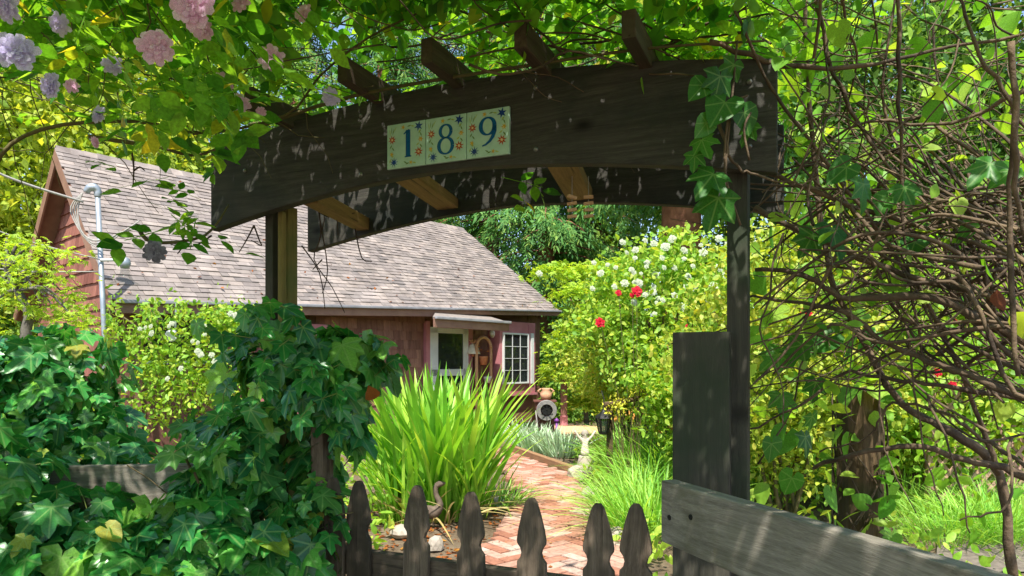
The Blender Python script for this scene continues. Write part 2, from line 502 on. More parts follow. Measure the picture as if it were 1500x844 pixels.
def T_ivy(seed=0, lobes=1.0):
    """five pointed lobes, creased along the veins, edges drooping"""
    r = random.Random(seed)
    tips = [(-104, .56), (-47, .74), (0, 1.0), (47, .74), (104, .56)]
    sin = [(-76, .43), (-23, .54), (23, .54), (76, .43)]
    out = [(-170, .16), (-150, .34)]
    for i, (a, q) in enumerate(tips):
        q *= r.uniform(.9, 1.1); a += r.uniform(-5, 5)
        w = 13 if a else 10
        out += [(a - w, q * .80), (a, q), (a + w, q * .80)]
        if i < 4:
            b, p = sin[i]; out.append((b, p * (1 - .12 * (lobes - 1)) * r.uniform(.95, 1.06)))
    out += [(150, .34), (170, .16)]
    v = [(0, 0.0, 0.0)]
    cup = r.uniform(.18, .42)
    for a, q in out:
        x, y = math.sin(math.radians(a)) * q, math.cos(math.radians(a)) * q
        near = min(abs(a - t) for t, _ in tips)
        z = -cup * (x * x + .6 * max(y, 0) ** 2) + (.05 if 8 < near < 32 else -.02) * q + r.uniform(-.02, .02)
        v.append((x, y, z))
    n = len(out)
    return np.array(v, float), [(0, 1 + i, 2 + i) for i in range(n - 1)][::1]

def T_heart():
    ang = [-165, -135, -105, -75, -45, -20, 0, 20, 45, 75, 105, 135, 165]
    rad = [0.40, 0.52, 0.55, 0.56, 0.60, 0.74, 0.95, 0.74, 0.60, 0.56, 0.55, 0.52, 0.40]
    v = [(0, 0, 0)]
    for a, q in zip(ang, rad):
        x, y = math.sin(math.radians(a)) * q, math.cos(math.radians(a)) * q
        v.append((x, y, 0.14 * abs(x) - 0.18 * y * y))
    return np.array(v, float), [(0, 1 + i, 2 + i) for i in range(12)]

def T_palm():
    """small five fingered leaf"""
    v, f = [], []
    for a, L in ((-75, .6), (-38, .85), (0, 1.0), (38, .85), (75, .6)):
        s, c = math.sin(math.radians(a)), math.cos(math.radians(a))
        n = len(v)
        for lx, ly, z in ((0, 0, 0), (.13, .45, .03), (0, 1, -.12), (-.13, .45, .03)):
            x, y = lx * 1.0, ly * L
            v.append((x * c + y * s, -x * s + y * c, z))
        f += [(n, n + 1, n + 2), (n, n + 2, n + 3)]
    return np.array(v, float), f

def T_compound(n=5, seed=0):
    """rose leaf: paired leaflets on a thin stalk"""
    r = random.Random(seed)
    lv, lf = T_ovate(0.62)
    v, f = [], []
    slots = [(1.0, 0, 0.42)]
    for i in range((n - 1) // 2):
        y = 0.36 + 0.30 * i
        slots += [(y, 62 + r.uniform(-10, 10), .36), (y, -62 + r.uniform(-10, 10), .36)]
    for y0, a, L in slots:
        s, c = math.sin(math.radians(a)), math.cos(math.radians(a))
        L *= r.uniform(.85, 1.12)
        rx = r.uniform(-.35, .35)
        k = len(v)
        for x, y, z in lv:
            x, y, z = x * L, y * L + .02, z * L
            z, y = z * math.cos(rx) + y * math.sin(rx), y * math.cos(rx) - z * math.sin(rx)
            v.append((x * c + y * s, (y0 - .36 if a == 0 else y0 - .2) + (-x * s + y * c) + .1, z - .18 * y0 * y0))
        f += [(p + k, q + k, t + k) for p, q, t in lf]
    k = len(v)
    v += [(-.012, -.15, .02), (.012, -.15, .02), (.008, .75, -.1), (-.008, .75, -.1)]
    f += [(k, k + 1, k + 2), (k, k + 2, k + 3)]
    return np.array(v, float), f

def T_spray(seed=0):
    """flat conifer spray / cluster of narrow leaves"""
    r = random.Random(seed)
    v, f = [], []
    for i in range(7):
        y0 = i * .12
        a = (1 if i % 2 else -1) * r.uniform(28, 55) if i < 6 else 0
        L = r.uniform(.3, .5)
        s, c = math.sin(math.radians(a)), math.cos(math.radians(a))
        n = len(v)
        for lx, ly in ((0, 0), (.05, .4), (0, 1), (-.05, .4)):
            x, y = lx, ly * L
            v.append((x * c + y * s, y0 + (-x * s + y * c), -.25 * (y0 + y) ** 2 * .5 + r.uniform(-.03, .03)))
        f += [(n, n + 1, n + 2), (n, n + 2, n + 3)]
    return np.array(v, float), f

def T_blade(bend=0.25, n=6, w=0.035, twist=0.0):
    v, f = [], []
    for i in range(n + 1):
        t = i / n
        q = w * (0.75 + 0.5 * t) * (1 - t ** 3.2) * 0.5 + 1e-4
        y = t * (1 - 0.12 * bend * t)
        z = -bend * t ** 2.4
        v += [(-q, y, z + q * .35), (0, y, z), (q, y, z + q * .35)]
    for i in range(n):
        a = 3 * i
        f += [(a, a + 1, a + 4, a + 3), (a + 1, a + 2, a + 5, a + 4)]
    return np.array(v, float), tri(f)

def T_flower(layers=4, per=9, seed=0, cup=0.5):
    r = random.Random(seed)
    v, f = [], []
    for l in range(layers):
        q = 1.0 - 0.2 * l
        tilt = 0.05 + cup * l / layers * 1.6
        for i in range(max(4, per - l)):
            a = 2 * PI * (i + .5 * (l % 2)) / max(4, per - l) + r.uniform(-.2, .2)
            n = len(v)
            L = q * r.uniform(.85, 1.1)
            for lx, ly, lz in ((0, 0.05, 0), (.26, .5, .04), (.2, .9, .02), (0, 1.0, -.04), (-.2, .9, .02), (-.26, .5, .04)):
                x, y, z = lx * q, ly * L, lz
                y, z = y * math.cos(tilt) - z * math.sin(tilt), y * math.sin(tilt) + z * math.cos(tilt) + .06 * l
                v.append((x * math.cos(a) - y * math.sin(a), x * math.sin(a) + y * math.cos(a), z + r.uniform(-.03, .03)))
            f += [(n, n + 1, n + 5), (n + 1, n + 2, n + 4), (n + 1, n + 4, n + 5), (n + 2, n + 3, n + 4)]
    return np.array(v, float), f

def frames(ydir, nrm):
    ydir = ydir / (np.linalg.norm(ydir, axis=1, keepdims=True) + 1e-9)
    z = nrm - (nrm * ydir).sum(1, keepdims=True) * ydir
    ln = np.linalg.norm(z, axis=1, keepdims=True)
    z = np.where(ln < 1e-4, np.array([[0.3, 0.2, 0.9]]), z / (ln + 1e-9))
    x = np.cross(ydir, z)
    return np.stack([x, ydir, z], axis=2)      # columns

def np_mesh(name, V, F, mat, smooth=True, luv=None):
    me = bpy.data.meshes.new(name)
    nv, nf = len(V), len(F)
    me.vertices.add(nv); me.vertices.foreach_set('co', np.ascontiguousarray(V, dtype=np.float32).ravel())
    me.loops.add(nf * 3); me.loops.foreach_set('vertex_index', np.ascontiguousarray(F, dtype=np.int32).ravel())
    me.polygons.add(nf); me.polygons.foreach_set('loop_start', np.arange(0, nf * 3, 3, dtype=np.int32))
    if smooth: me.polygons.foreach_set('use_smooth', np.ones(nf, dtype=bool))
    if luv is not None:
        at = me.attributes.new('luv', 'FLOAT_VECTOR', 'POINT')
        at.data.foreach_set('vector', np.ascontiguousarray(luv, dtype=np.float32).ravel())
    me.materials.append(mat)
    me.update(); me.validate()
    return me

def scatter(name, tmpl, pos, ydir, nrm, size, mat, parent, kind='stuff', smooth=True):
    tv, tf = tmpl
    tf = np.array(tf)
    R = frames(ydir, nrm)
    V = np.einsum('nij,kj->nki', R, tv) * size[:, None, None] + pos[:, None, :]
    n, k = len(pos), len(tv)
    F = tf[None] + (np.arange(n) * k)[:, None, None]
    o = place(bpy.data.objects.new(name, np_mesh(name, V.reshape(-1, 3), F.reshape(-1, 3), mat, smooth, np.tile(tv, (n, 1)))), parent)
    if kind: o['kind'] = kind
    return o

def tmesh(tmpl, name, mat):
    return np_mesh(name, tmpl[0], np.array(tmpl[1]), mat, True, tmpl[0])

def leaves(parent, tmpls, pos, ydir, nrm, size, mat, n_obj=0, one='leaf', rest='foliage'):
    """the largest leaves in view as objects of their own, the remainder joined"""
    pos = np.asarray(pos, float)
    n = len(pos)
    pick = np.zeros(n, bool)
    if n_obj:
        Y = np.maximum(pos[:, 1], 0.05)
        px = HX + pos[:, 0] / Y * FPX; py = HY - (pos[:, 2] - ZC) / Y * FPX
        vis = (px > 0) & (px < 1500) & (py > 0) & (py < 844) & (pos[:, 1] > 0.3)
        score = np.where(vis, size / Y, -1)
        idx = np.argsort(-score)[:n_obj]
        idx = idx[score[idx] > 0]
        pick[idx] = True
        meshes = [tmesh(t, one, mat) for t in tmpls]
        R = frames(ydir[idx], nrm[idx])
        for q, i in enumerate(idx):
            Mx = Matrix.Identity(4)
            for a in range(3):
                for b in range(3): Mx[a][b] = R[q][a][b] * size[i]
                Mx[a][3] = pos[i][a]
            place(bpy.data.objects.new(one, meshes[i % len(meshes)]), parent, Mx)
    rem = np.where(~pick)[0]
    for ti, t in enumerate(tmpls):
        sel = rem[rem % len(tmpls) == ti]
        if len(sel):
            scatter(rest, t, pos[sel], ydir[sel], nrm[sel], size[sel], mat, parent)

def rdir(n, up=0.0):
    v = rng.normal(size=(n, 3)); v /= np.linalg.norm(v, axis=1, keepdims=True)
    v[:, 2] += up
    return v / np.linalg.norm(v, axis=1, keepdims=True)

# ---------------------------------------------------------------- ground
def axis_steps():
    a = list(np.linspace(-12, 12, 97))
    for s in (14, 17, 21, 27, 36, 50, 80, 140, 260): a += [s, -s]
    return np.array(sorted(a))
xs = axis_steps(); ys = axis_steps() + 8
gx, gy = np.meshgrid(xs, ys)
def gz(x, y):
    return 0.018 * np.sin(x * 3.1 + y * 1.7) * np.sin(y * 2.3 - x) + 0.012 * np.sin(x * 7.3) * np.cos(y * 6.1) - 0.03
gzv = gz(gx, gy)
V = np.stack([gx, gy, gzv], 2).reshape(-1, 3)
nx_, ny_ = len(xs), len(ys)
F = []
for j in range(ny_ - 1):
    for i in range(nx_ - 1):
        a = j * nx_ + i
        F += [(a, a + 1, a + nx_ + 1), (a, a + nx_ + 1, a + nx_)]
ground = place(bpy.data.objects.new('ground', np_mesh('ground', V, np.array(F), M['soil'])))
tag(ground, 'bare brown garden soil around the beds', 'ground', kind='structure')

# ---------------------------------------------------------------- brick path
pathL = [(640, 860), (700, 806), (748, 770), (758, 724), (736, 690), (700, 672), (640, 664)]
pathR = [(960, 860), (905, 800), (878, 750), (856, 716), (836, 698), (790, 680), (741, 660), (640, 652)]
poly = [Gd(*p) for p in pathL] + [Gd(*p) for p in reversed(pathR)]
poly2 = [(p.x, p.y) for p in poly]
# carry the path to the gate, hidden from the road by it
poly2[0] = (-0.55, 4.6); poly2[-1] = (0.95, 4.6)
poly2 = [(-0.55, 2.6)] + poly2 + [(0.85, 2.4)]
def inside(x, y, pg):
    c = False; n = len(pg); j = n - 1
    for i in range(n):
        xi, yi = pg[i]; xj, yj = pg[j]
        if (yi > y) != (yj > y) and x < (xj - xi) * (y - yi) / (yj - yi) + xi: c = not c
        j = i
    return c
mb = MB(); mb.add([(x, y, 0.012) for x, y in poly2], [tuple(range(len(poly2)))])
path = tag(mb.build('brick_path', M['sand']), 'red brick path laid in herringbone leading from the gate to the house', 'path', kind='structure')
W_, L_ = 0.112, 0.224
ca, sa = math.cos(math.radians(38)), math.sin(math.radians(38))
bricks = []
for i in range(-140, 140):
    for j in range(-140, 140):
        k = (i - j) % 4
        if k == 0: cx, cy, rot = i + 1, j + .5, 0
        elif k == 2: cx, cy, rot = i + .5, j, 1
        else: continue
        cx *= W_; cy *= W_
        x, y = cx * ca - cy * sa + 0.5, cx * sa + cy * ca + 7
        if inside(x, y, poly2):
            bricks.append((x, y, math.radians(38) + rot * PI / 2))
bricks.sort(key=lambda b: abs(b[1] - 6.2) if b[1] > 4.6 else 99)
bm_ = MB(); bm_.box((0, 0, 0), (L_ - .012, W_ - .012, .05)); brick_mesh = bm_.mesh('brick', M['brick'], bevel=0.006)
rest = MB()
for q, (x, y, a) in enumerate(bricks):
    Mx = Matrix.Translation((x, y, 0.006 + random.uniform(-.004, .006))) @ Matrix.Rotation(a + random.uniform(-.02, .02), 4, 'Z') @ Matrix.Rotation(random.uniform(-.02, .02), 4, 'X')
    if q < 300: place(bpy.data.objects.new('brick', brick_mesh), path, Mx)
    else: rest.box((0, 0, 0), (L_ - .012, W_ - .012, .05), Mx)
if rest.v: rest.build('more_bricks', M['brick'], path)['kind'] = 'stuff'

n = 420
pp = np.stack([rng.uniform(-1.6, 1.6, n), rng.uniform(4.7, 11, n), np.full(n, .04)], 1)
pp = pp[[inside(p[0], p[1], poly2) for p in pp]]; n = len(pp)
scatter('path_litter', T_small(.7), pp, rdir(n) * np.array([[1, 1, .12]]), rdir(n, 3), rng.uniform(.015, .04, n), M['dead_leaf'], path)

# pale gravel walk seen low on the right
mb = MB(); mb.add([(3.1, 5.0, .008), (4.6, 5.0, .008), (5.6, 6.2, .008), (4.0, 6.4, .008)], [(0, 1, 2, 3)])
tag(mb.build('gravel_path', M['gravel']), 'pale gravel walk low behind the vine stems at right', 'path', kind='structure')

# ---------------------------------------------------------------- house
RD = Vector((.893, 1, 0)).normalized()
GDv = Vector((-1, .893, 0)).normalized()
dA = 9.0
A = P(167, 439, dA); Cc = P(83, 217, 1.186 * dA); D = P(678, 336, 1.617 * 1.186 * dA)
rn = (D - Cc).cross(A - Cc).normalized()
if rn.z < 0: rn = -rn
def ray_plane(px, py, o, n):
    d = P(px, py, 1.0) - Vector((0, 0, ZC)); e = Vector((0, 0, ZC))
    return e + d * ((o - e).dot(n) / d.dot(n))
B = ray_plane(818, 455, A, rn)
house = thing('cottage', (A.x + 2, A.y + 4, 0), 'reddish brown shingled cottage with a steep grey shingle roof behind the arbor', 'house')
fd = Vector((B.x - A.x, B.y - A.y, 0)).normalized()
fo = Vector((fd.y, -fd.x, 0))
flen = Vector((B.x - A.x, B.y - A.y, 0)).length
FW = Vector((A.x, A.y, 0)) - fo * 0.45
def Wp(px, py):
    return ray_plane(px, py, FW, fo)
def Wa(px, py=500):
    q = Wp(px, py); return (q - FW).dot(fd), q.z
def eave_z(a): return A.z + (B.z - A.z) * a / flen
FM = frame(FW, fd, -fo, Vector((0, 0, 1)))        # local x along wall, y inward, z up
# back slope
A2 = Cc + (Cc - A); A2.z = A.z
B2 = D + (Cc - A); B2.z = A.z
roof = MB()
def rp(u, v, off=0.0):
    return A.lerp(B, u).lerp(Cc.lerp(D, u), v) + rn * off
for q0, q1, q2, q3 in ((A, B, D, Cc), (Cc, D, B2, A2)):
    up = Vector((0, 0, 1)) * .01
    roof.hexa([q0 - Vector((0, 0, .09)), q1 - Vector((0, 0, .09)), q2 - Vector((0, 0, .09)), q3 - Vector((0, 0, .09))], [q0, q1, q2, q3])
roof_o = roof.build('roof', M['fascia'], house)
rows = 34
sh = []
for r in range(rows):
    u = -0.004 - random.random() * .02
    while u < 1.0:
        w = random.choice((.012, .015, .018, .022, .027, .02)) * random.uniform(.9, 1.1)
        u0, u1 = max(u, -.004), min(u + w, 1.003)
        if u1 - u0 > .004: sh.append((u0, u1, r / rows, min((r + 1.25) / rows, 1.0), random.choice((.010, .014, .020))))
        u += w + .0006
def shingle_hexa(mb, s):
    u0, u1, v0, v1, th = s
    v0 -= .004
    lo = [rp(u0, v0, .001), rp(u1, v0, .001), rp(u1, v1, .0005), rp(u0, v1, .0005)]
    hi = [rp(u0, v0, th + .004), rp(u1, v0, th + .004), rp(u1, v1, .004), rp(u0, v1, .004)]
    mb.hexa(lo, hi)
def shot(s):
    c = rp((s[0] + s[1]) / 2, s[2]); px = HX + c.x / c.y * FPX; py = HY - (c.z - ZC) / c.y * FPX
    hid = (310 < px < 640 and py < 330) or (390 < px < 434) or px < 60
    return (s[1] - s[0]) / c.y * (0 if hid else 1)
sh.sort(key=shot, reverse=True)
rest = MB()
for q, s in enumerate(sh):
    if q < 300:
        m_ = MB(); shingle_hexa(m_, s); m_.build('shingle', M['shingle_roof'], roof_o)
    else: shingle_hexa(rest, s)
rest.build('more_shingles', M['shingle_roof'], roof_o)['kind'] = 'stuff'
rc = MB()
for i in range(46):
    a, b = Cc.lerp(D, i / 46 - .002), Cc.lerp(D, (i + 1.15) / 46)
    dn = (A - Cc).normalized() * .14; db = (A2 - Cc).normalized() * .14
    up = Vector((0, 0, .012 + .008 * (i % 2)))
    rc.add([a + dn + up, b + dn + up * .4, b + Vector((0, 0, .035)), a + Vector((0, 0, .04)) + up * .3, a + db + up, b + db + up],
           [(0, 1, 2, 3), (3, 2, 5, 4)])
rc.build('ridge_cap', M['shingle_roof'], roof_o)
n = 90
uv_ = np.stack([rng.uniform(0, 1, n), rng.beta(1, 3, n)], 1)
scatter('roof_litter', T_small(), np.array([tuple(rp(a, b, .03)) for a, b in uv_]), rdir(n) * np.array([[1, 1, .4]]), rdir(n, 2), rng.uniform(.04, .09, n), M['dead_leaf'], roof_o)
# barge boards
def slat(p0, p1, up, out, h, t, name, mat, parent, bev=.004):
    """board with its top edge along p0-p1; grain along local x"""
    p0, p1 = Vector(p0), Vector(p1)
    x = (p1 - p0); L = x.length; x.normalize()
    y = (out - x * out.dot(x)).normalized(); z = x.cross(y)
    if z.dot(up) < 0: y2 = -y; z = x.cross(y2); yy = y2
    else: yy = y
    s = 1 if yy.dot(out) > 0 else -1
    m_ = MB(); m_.box((L / 2, s * t / 2, -h / 2), (L, t, h))
    return m_.build(name, mat, parent, False, frame(p0, x, yy, z), bev)
Zup = Vector((0, 0, 1))
slat(A + Vector((0, 0, -.02)), Cc + Vector((0, 0, -.02)), Zup, -RD, .17, .03, 'barge_board', M['fascia'], house)
slat(A2 + Vector((0, 0, -.02)), Cc + Vector((0, 0, -.025)), Zup, -RD, .17, .03, 'barge_board', M['fascia'], house)
# gable wall
gh = Vector((Cc.x - A.x, Cc.y - A.y, 0)).length
GO = Vector((A.x, A.y, 0)) + RD * .28 + GDv * .40
gdir = Vector((A2.x - A.x, A2.y - A.y, 0)).normalized()
GW = 2 * gh - .8
def groof(t):
    t += .40
    return A.z + (Cc.z - A.z) * min(t, 2 * gh - t) / gh - .12
gm = MB()
gp = [(0, 0), (GW, 0), (GW, groof(GW)), (GW / 2, groof(GW / 2)), (0, groof(0))]
GM = frame(GO, gdir, RD, Zup)
gm.prism(gp, 0, .1, GM)
gwall = gm.build('gable_wall', M['siding'], house)
r = 0; z = 1.3
while z < Cc.z:
    h = .205
    t = -random.random() * .15
    while t < GW:
        w = random.uniform(.10, .24)
        t0, t1 = max(t, 0), min(t + w - .006, GW)
        if t1 - t0 > .03:
            z0 = z - random.uniform(0, .012)
            zt0, zt1 = min(z + h, groof(t0)), min(z + h, groof(t1))
            if max(zt0, zt1) - z0 > .04:
                zt0, zt1 = max(zt0, z0 + .005), max(zt1, z0 + .005)
                m_ = MB()
                vs = [(t0, -.004, z0), (t1, -.004, z0), (t1, -.001, zt1), (t0, -.001, zt0)]
                vo = [(t0, -.034, z0), (t1, -.034, z0), (t1, -.010, zt1), (t0, -.010, zt0)]
                m_.hexa([GM @ Vector(v) for v in vo], [GM @ Vector(v) for v in vs])
                m_.build('wall_shingle', M['cedar'], gwall)
        t += w
    z += h
# front wall
fm = MB()
fm.prism([(.05, 0), (flen - .25, 0), (flen - .25, eave_z(flen) - .05), (.05, eave_z(0) - .05)], 0, .12, FM)
fwall = fm.build('front_wall', M['siding'], house)
# right hand end wall and back, so the house is closed
em = MB(); e0 = FW + fd * (flen - .26); e1 = e0 + gdir * 4.2
em.hexa([e0, e1, e1 + fd * .1, e0 + fd * .1], [e0 + Zup * 2.6, e1 + Zup * 2.4, e1 + fd * .1 + Zup * 2.4, e0 + fd * .1 + Zup * 2.6])
em.build('end_wall', M['siding'], house)
aD0, zDt = Wa(626, 479); aD1, _ = Wa(682, 479)
def Wo(px, py, out):
    q = ray_plane(px, py, FW + fo * out, fo); return (q - FW).dot(fd), q.z
aB0, zBt = Wo(732, 470, .34); aB1, _ = Wo(784, 470, .34)
openings = [(aD0 - .12, aD1 + .14, 0, 2.25), (aB0 - .02, aB1 + .02, .5, 2.4)]
aS0 = Wa(455)[0]
z = .35
while z < 2.6:
    a = aS0 - random.random() * .15
    while a < flen - .3:
        w = random.uniform(.11, .22)
        a1 = min(a + w - .006, flen - .3)
        if z + .2 < eave_z(a) - .05 and a1 > a and not any(a1 > o0 and a < o1 and z + .17 > o2 and z < o3 for o0, o1, o2, o3 in openings):
            m_ = MB(); z0 = z - random.uniform(0, .01)
            vs = [(a, -.003, z0), (a1, -.003, z0), (a1, -.001, z + .185), (a, -.001, z + .185)]
            vo = [(a, -.028, z0), (a1, -.028, z0), (a1, -.009, z + .185), (a, -.009, z + .185)]
            m_.hexa([FM @ Vector(v) for v in vo], [FM @ Vector(v) for v in vs])
            m_.build('wall_shingle', M['brown_shingle'], fwall)
        a += w
    z += .18
def fbox(a0, a1, y0, y1, z0, z1, name, mat, parent, bev=.004):
    m_ = MB(); m_.box(((a0 + a1) / 2, (y0 + y1) / 2, (z0 + z1) / 2), (a1 - a0, y1 - y0, z1 - z0))
    return m_.build(name, mat, parent, False, FM, bev)
# fascia, gutter and soffit of the left eave
aF = Wa(640, 455)[0]
slat(A + fo * .02 + Vector((0, 0, -.01)), A + fo * .02 + fd * aF + Vector((0, 0, eave_z(aF) - A.z - .01)), Zup, fo, .17, .03, 'fascia', M['fascia'], house)
slat(A + fo * .055 + Vector((0, 0, .0)), A + fo * .055 + fd * aF + Vector((0, 0, eave_z(aF) - A.z)), Zup, fo, .05, .06, 'gutter', M['gutter'], house, .012)
a9 = Wa(742, 455)[0]
slat(A + fo * .02 + fd * aF + Vector((0, 0, eave_z(aF) - A.z - .012)), B + fo * .02 + Vector((0, 0, -.012)), Zup, fo, .12, .03, 'fascia', M['fascia'], house)
slat(A + fo * .055 + fd * aF + Vector((0, 0, eave_z(aF) - A.z)), B + fo * .055, Zup, fo, .045, .06, 'gutter', M['gutter'], house, .012)
sf = MB(); sf.box((flen / 2, -.22, 2.22), (flen - .2, .44, .02))
# door
door = fbox(aD0, aD1, -.05, .02, .05, zDt, 'door', M['white'], house)
dw = aD1 - aD0
zg1 = Wa(640, 488)[1]; zg0 = Wa(640, 541)[1]
def pane_recess(a0, a1, z0, z1, parent, glassname='pane', y=-.058):
    fbox(a0, a1, y, y + .004, z0, z1, 'dark_backing', M['dark_room'], parent, 0)
    fbox(a0, a1, y - .012, y - .008, z0, z1, glassname, M['glass'], parent, 0)
pane_recess(aD0 + dw * .2, aD1 - dw * .14, zg0, zg1, door)
pane_recess(aD0 + dw * .2, aD1 - dw * .14, .35, zg0 - .14, door)
for z0, z1 in ((zg0 - .14, zg0), (zg1, zDt - .01), (.06, .35)):
    fbox(aD0 + .01, aD1 - .01, -.085, -.052, z0, z1, 'door_rail', M['white'], door)
fbox(aD0, aD0 + dw * .2, -.085, -.051, .06, zDt, 'door_stile', M['white'], door)
fbox(aD1 - dw * .14, aD1, -.085, -.051, .06, zDt, 'door_stile', M['white'], door)
fbox(aD0 - .11, aD0 - .005, -.09, .0, .02, zDt + .12, 'door_trim', M['mauve'], house)
fbox(aD1 + .005, aD1 + .14, -.09, .0, .02, zDt + .12, 'door_trim', M['mauve'], house)
hd = MB(); hd.lathe([(.0, 0), (.028, .005), (.03, .03), (.0, .045)], 10, FM @ Matrix.Translation((aD1 - .06, -.085, 1.05)) @ Matrix.Rotation(PI / 2, 4, 'X'))
hd.build('door_knob', M['metal'], door, True)
# bay box with window
zb0 = Wo(750, 577, .34)[1]; BO = -.34
bay = fbox(aB0, aB1, BO, .0, zb0, zBt, 'bay_window', M['mauve'], house)
fbox(aB0 - .03, aB1 + .03, BO - .05, .0, zb0 - .05, zb0 - .003, 'sill', M['mauve'], bay)
fbox(aB0 + .1, aB1 - .02, BO + .08, .0, .1, zb0 - .053, 'skirt', M['siding'], bay)
bw = aB1 - aB0
wz1 = zb0 + (zBt - zb0) * .82; wz0 = zb0 + (zBt - zb0) * .16
wa0, wa1 = aB0 + .09 * bw, aB0 + .74 * bw
fbox(wa0, wa1, BO - .006, BO - .003, wz0, wz1, 'dark_backing', M['dark_room'], bay, 0)
for q in range(6):
    c0 = wa0 + .05 + q * .03
    fbox(wa1 - .05 - (q + 1) * .035, wa1 - .05 - q * .035 - .006, BO - .016 - .006 * (q % 2), BO - .009 - .006 * (q % 2), wz0, wz1, 'curtain', M['curtain'], bay, 0)
fbox(wa0, wa1, BO - .034, BO - .030, wz0, wz1, 'pane', M['glass'], bay, 0)
fr = .038
for a0, a1, z0, z1 in ((wa0 - fr, wa0, wz0 - fr, wz1 + fr), (wa1, wa1 + fr, wz0 - fr, wz1 + fr)):
    fbox(a0, a1, BO - .055, BO - .003, z0, z1, 'window_frame', M['white'], bay)
for z0, z1 in ((wz0 - fr, wz0), (wz1, wz1 + fr)):
    fbox(wa0 + .001, wa1 - .001, BO - .055, BO - .003, z0, z1, 'window_frame', M['white'], bay)
for q in (1, 2):
    a = wa0 + (wa1 - wa0) * q / 3
    fbox(a - .006, a + .006, BO - .05, BO - .036, wz0, wz1, 'muntin', M['white'], bay, 0)
for q in (1, 2, 3):
    zz = wz0 + (wz1 - wz0) * q / 4
    fbox(wa0, wa1, BO - .047, BO - .037, zz - .006, zz + .006, 'muntin', M['white'], bay, 0)
fbox(wa1 + .07, wa1 + .11, BO - .02, BO - .002, zb0 + .03, zBt - .05, 'trim_board', M['mauve'], bay)
fbox(wa1 + .15, aB1 - .08, BO - .03, BO - .002, wz0 - .05, wz1 + .05, 'side_light', M['white'], bay)
# porch hood between the eaves
aP0, aP1 = Wa(636, 462)[0], Wa(712, 462)[0]
ph = MB()
pl_ = FW + fo * .95
q0, q1 = ray_plane(634, 464, pl_, fo), ray_plane(744, 463, pl_, fo)
q1.z = q0.z
q3, q2 = ray_plane(641, 452, FW, fo), ray_plane(692, 450, FW, fo)
q2.z = q3.z
ph.hexa([p - Zup * .05 for p in (q0, q1, q2, q3)], [q0, q1, q2, q3])
hood = ph.build('porch_hood', M['roof_low'], house)
slat(q0 - Zup * .03 + fo * .01, q1 - Zup * .03 + fo * .01, Zup, fo, .17, .03, 'fascia', M['fascia'], hood)
slat(q0 + fo * .045 + Zup * .01, q1 + fo * .045 + Zup * .01, Zup, fo, .055, .06, 'gutter', M['gutter'], hood, .012)
# mauve bay panels on the left part of the front
a0, a1 = Wa(372)[0], Wa(468)[0]
pan = fbox(a0, a1, -.3, .0, .6, eave_z(a0) - .28, 'bay_panel', M['mauve'], house)
fbox(a0 + .15, a1 - .15, -.32, -.301, .9, eave_z(a0) - .75, 'window_frame', M['white'], pan)
# dark window under the left eave with white sill
a0, a1 = Wa(212)[0], Wa(300)[0]
wn_ = fbox(a0, a1, -.02, .0, 1.55, eave_z(a0) - .2, 'window', M['dark_room'], house)
fbox(a0, a1, -.045, -.04, 1.56, eave_z(a0) - .21, 'pane', M['glass'], wn_, 0)
fbox(a0 - .05, a1 + .05, -.10, -.0, 1.50, 1.548, 'sill', M['white'], wn_)
fbox(a0 - .2, a0 - .06, -.06, -.0, .0, eave_z(a0) - .1, 'trim_post', M['fascia'], house)

# service mast, lamp and wires at the gable corner
mb_ = P(153, 492, 8.75); mt = P(143, 287, 8.75)
mast = thing('service_mast', (mb_.x, mb_.y, 0), 'grey metal electrical mast with curved weatherhead at the cottage gable corner', 'utility mast')
pm = MB(); pm.tube([Vector((mb_.x, mb_.y, .6)), mb_, mt], .032, 10); pm.build('pipe', M['metal'], mast, True)
pm = MB(); hd_ = [mt + Vector((0, 0, -.02)), mt + Vector((0, 0, .06)), mt + Vector((-.03, -.02, .10)), mt + Vector((-.08, -.04, .09)), mt + Vector((-.12, -.05, .03))]
pm.tube(catmull(hd_), [.036, .04, .044, .046, .046, .048, .05, .052, .054, .054, .054, .052, .05, .046, .042, .038, .03], 10); pm.build('weatherhead', M['metal'], mast, True)
for q in range(4):
    pm = MB(); w_ = mt + Vector((-.16, -.05, .03))
    pts = [w_, w_ + Vector((-.05 - .03 * q, -.02, -.25)), w_ + Vector((.05 + .05 * q, -.05, -.55 - .05 * q)), w_ + Vector((.35 + .1 * q, -.04, -.62 + .06 * q)), w_ + Vector((.72 + .03 * q, .0, -.36 - .05 * q))]
    pm.tube(catmull(pts, 5), .009, 5); pm.build('drip_loop', M['cable'], mast, True)
for q, (za, zb) in enumerate((((0, 243), (118, 296)), ((0, 332), (142, 380)), ((0, 385), (140, 398)))):
    a_, b_ = P(za[0] - 120, za[1] - (zb[1] - za[1]) * .9, 7.6), P(zb[0] + 4, zb[1], 8.7)
    mid = a_.lerp(b_, .5) - Zup * .08
    pm = MB(); pm.tube(catmull([a_, mid, b_], 6), .016 if q == 0 else .008, 5)
    tag(pm.build('power_line', M['cable'], None, True), ['thick pale cable running in from the left to the mast weatherhead', 'thin wire meeting the mast beside its lamp arm', 'lowest thin wire reaching the lower mast from the left'][q], 'wire', 'wires to the mast')
lm0 = P(147, 381, 8.72); lm1 = P(183, 384, 8.72)
lamp = thing('yard_lamp', lm0, 'yard lamp with flared glass shade on a short white arm before the roof', 'lamp')
pm = MB(); pm.tube([lm0, lm1 + Vector((-.02, 0, .03))], .02, 8); pm.build('arm', M['white'], lamp, True)
pm = MB(); pm.lathe([(.03, .06), (.06, .04), (.07, -.02), (.05, -.08)], 14, Matrix.Translation(lm1)); pm.build('lamp_head', M['metal'], lamp, True)
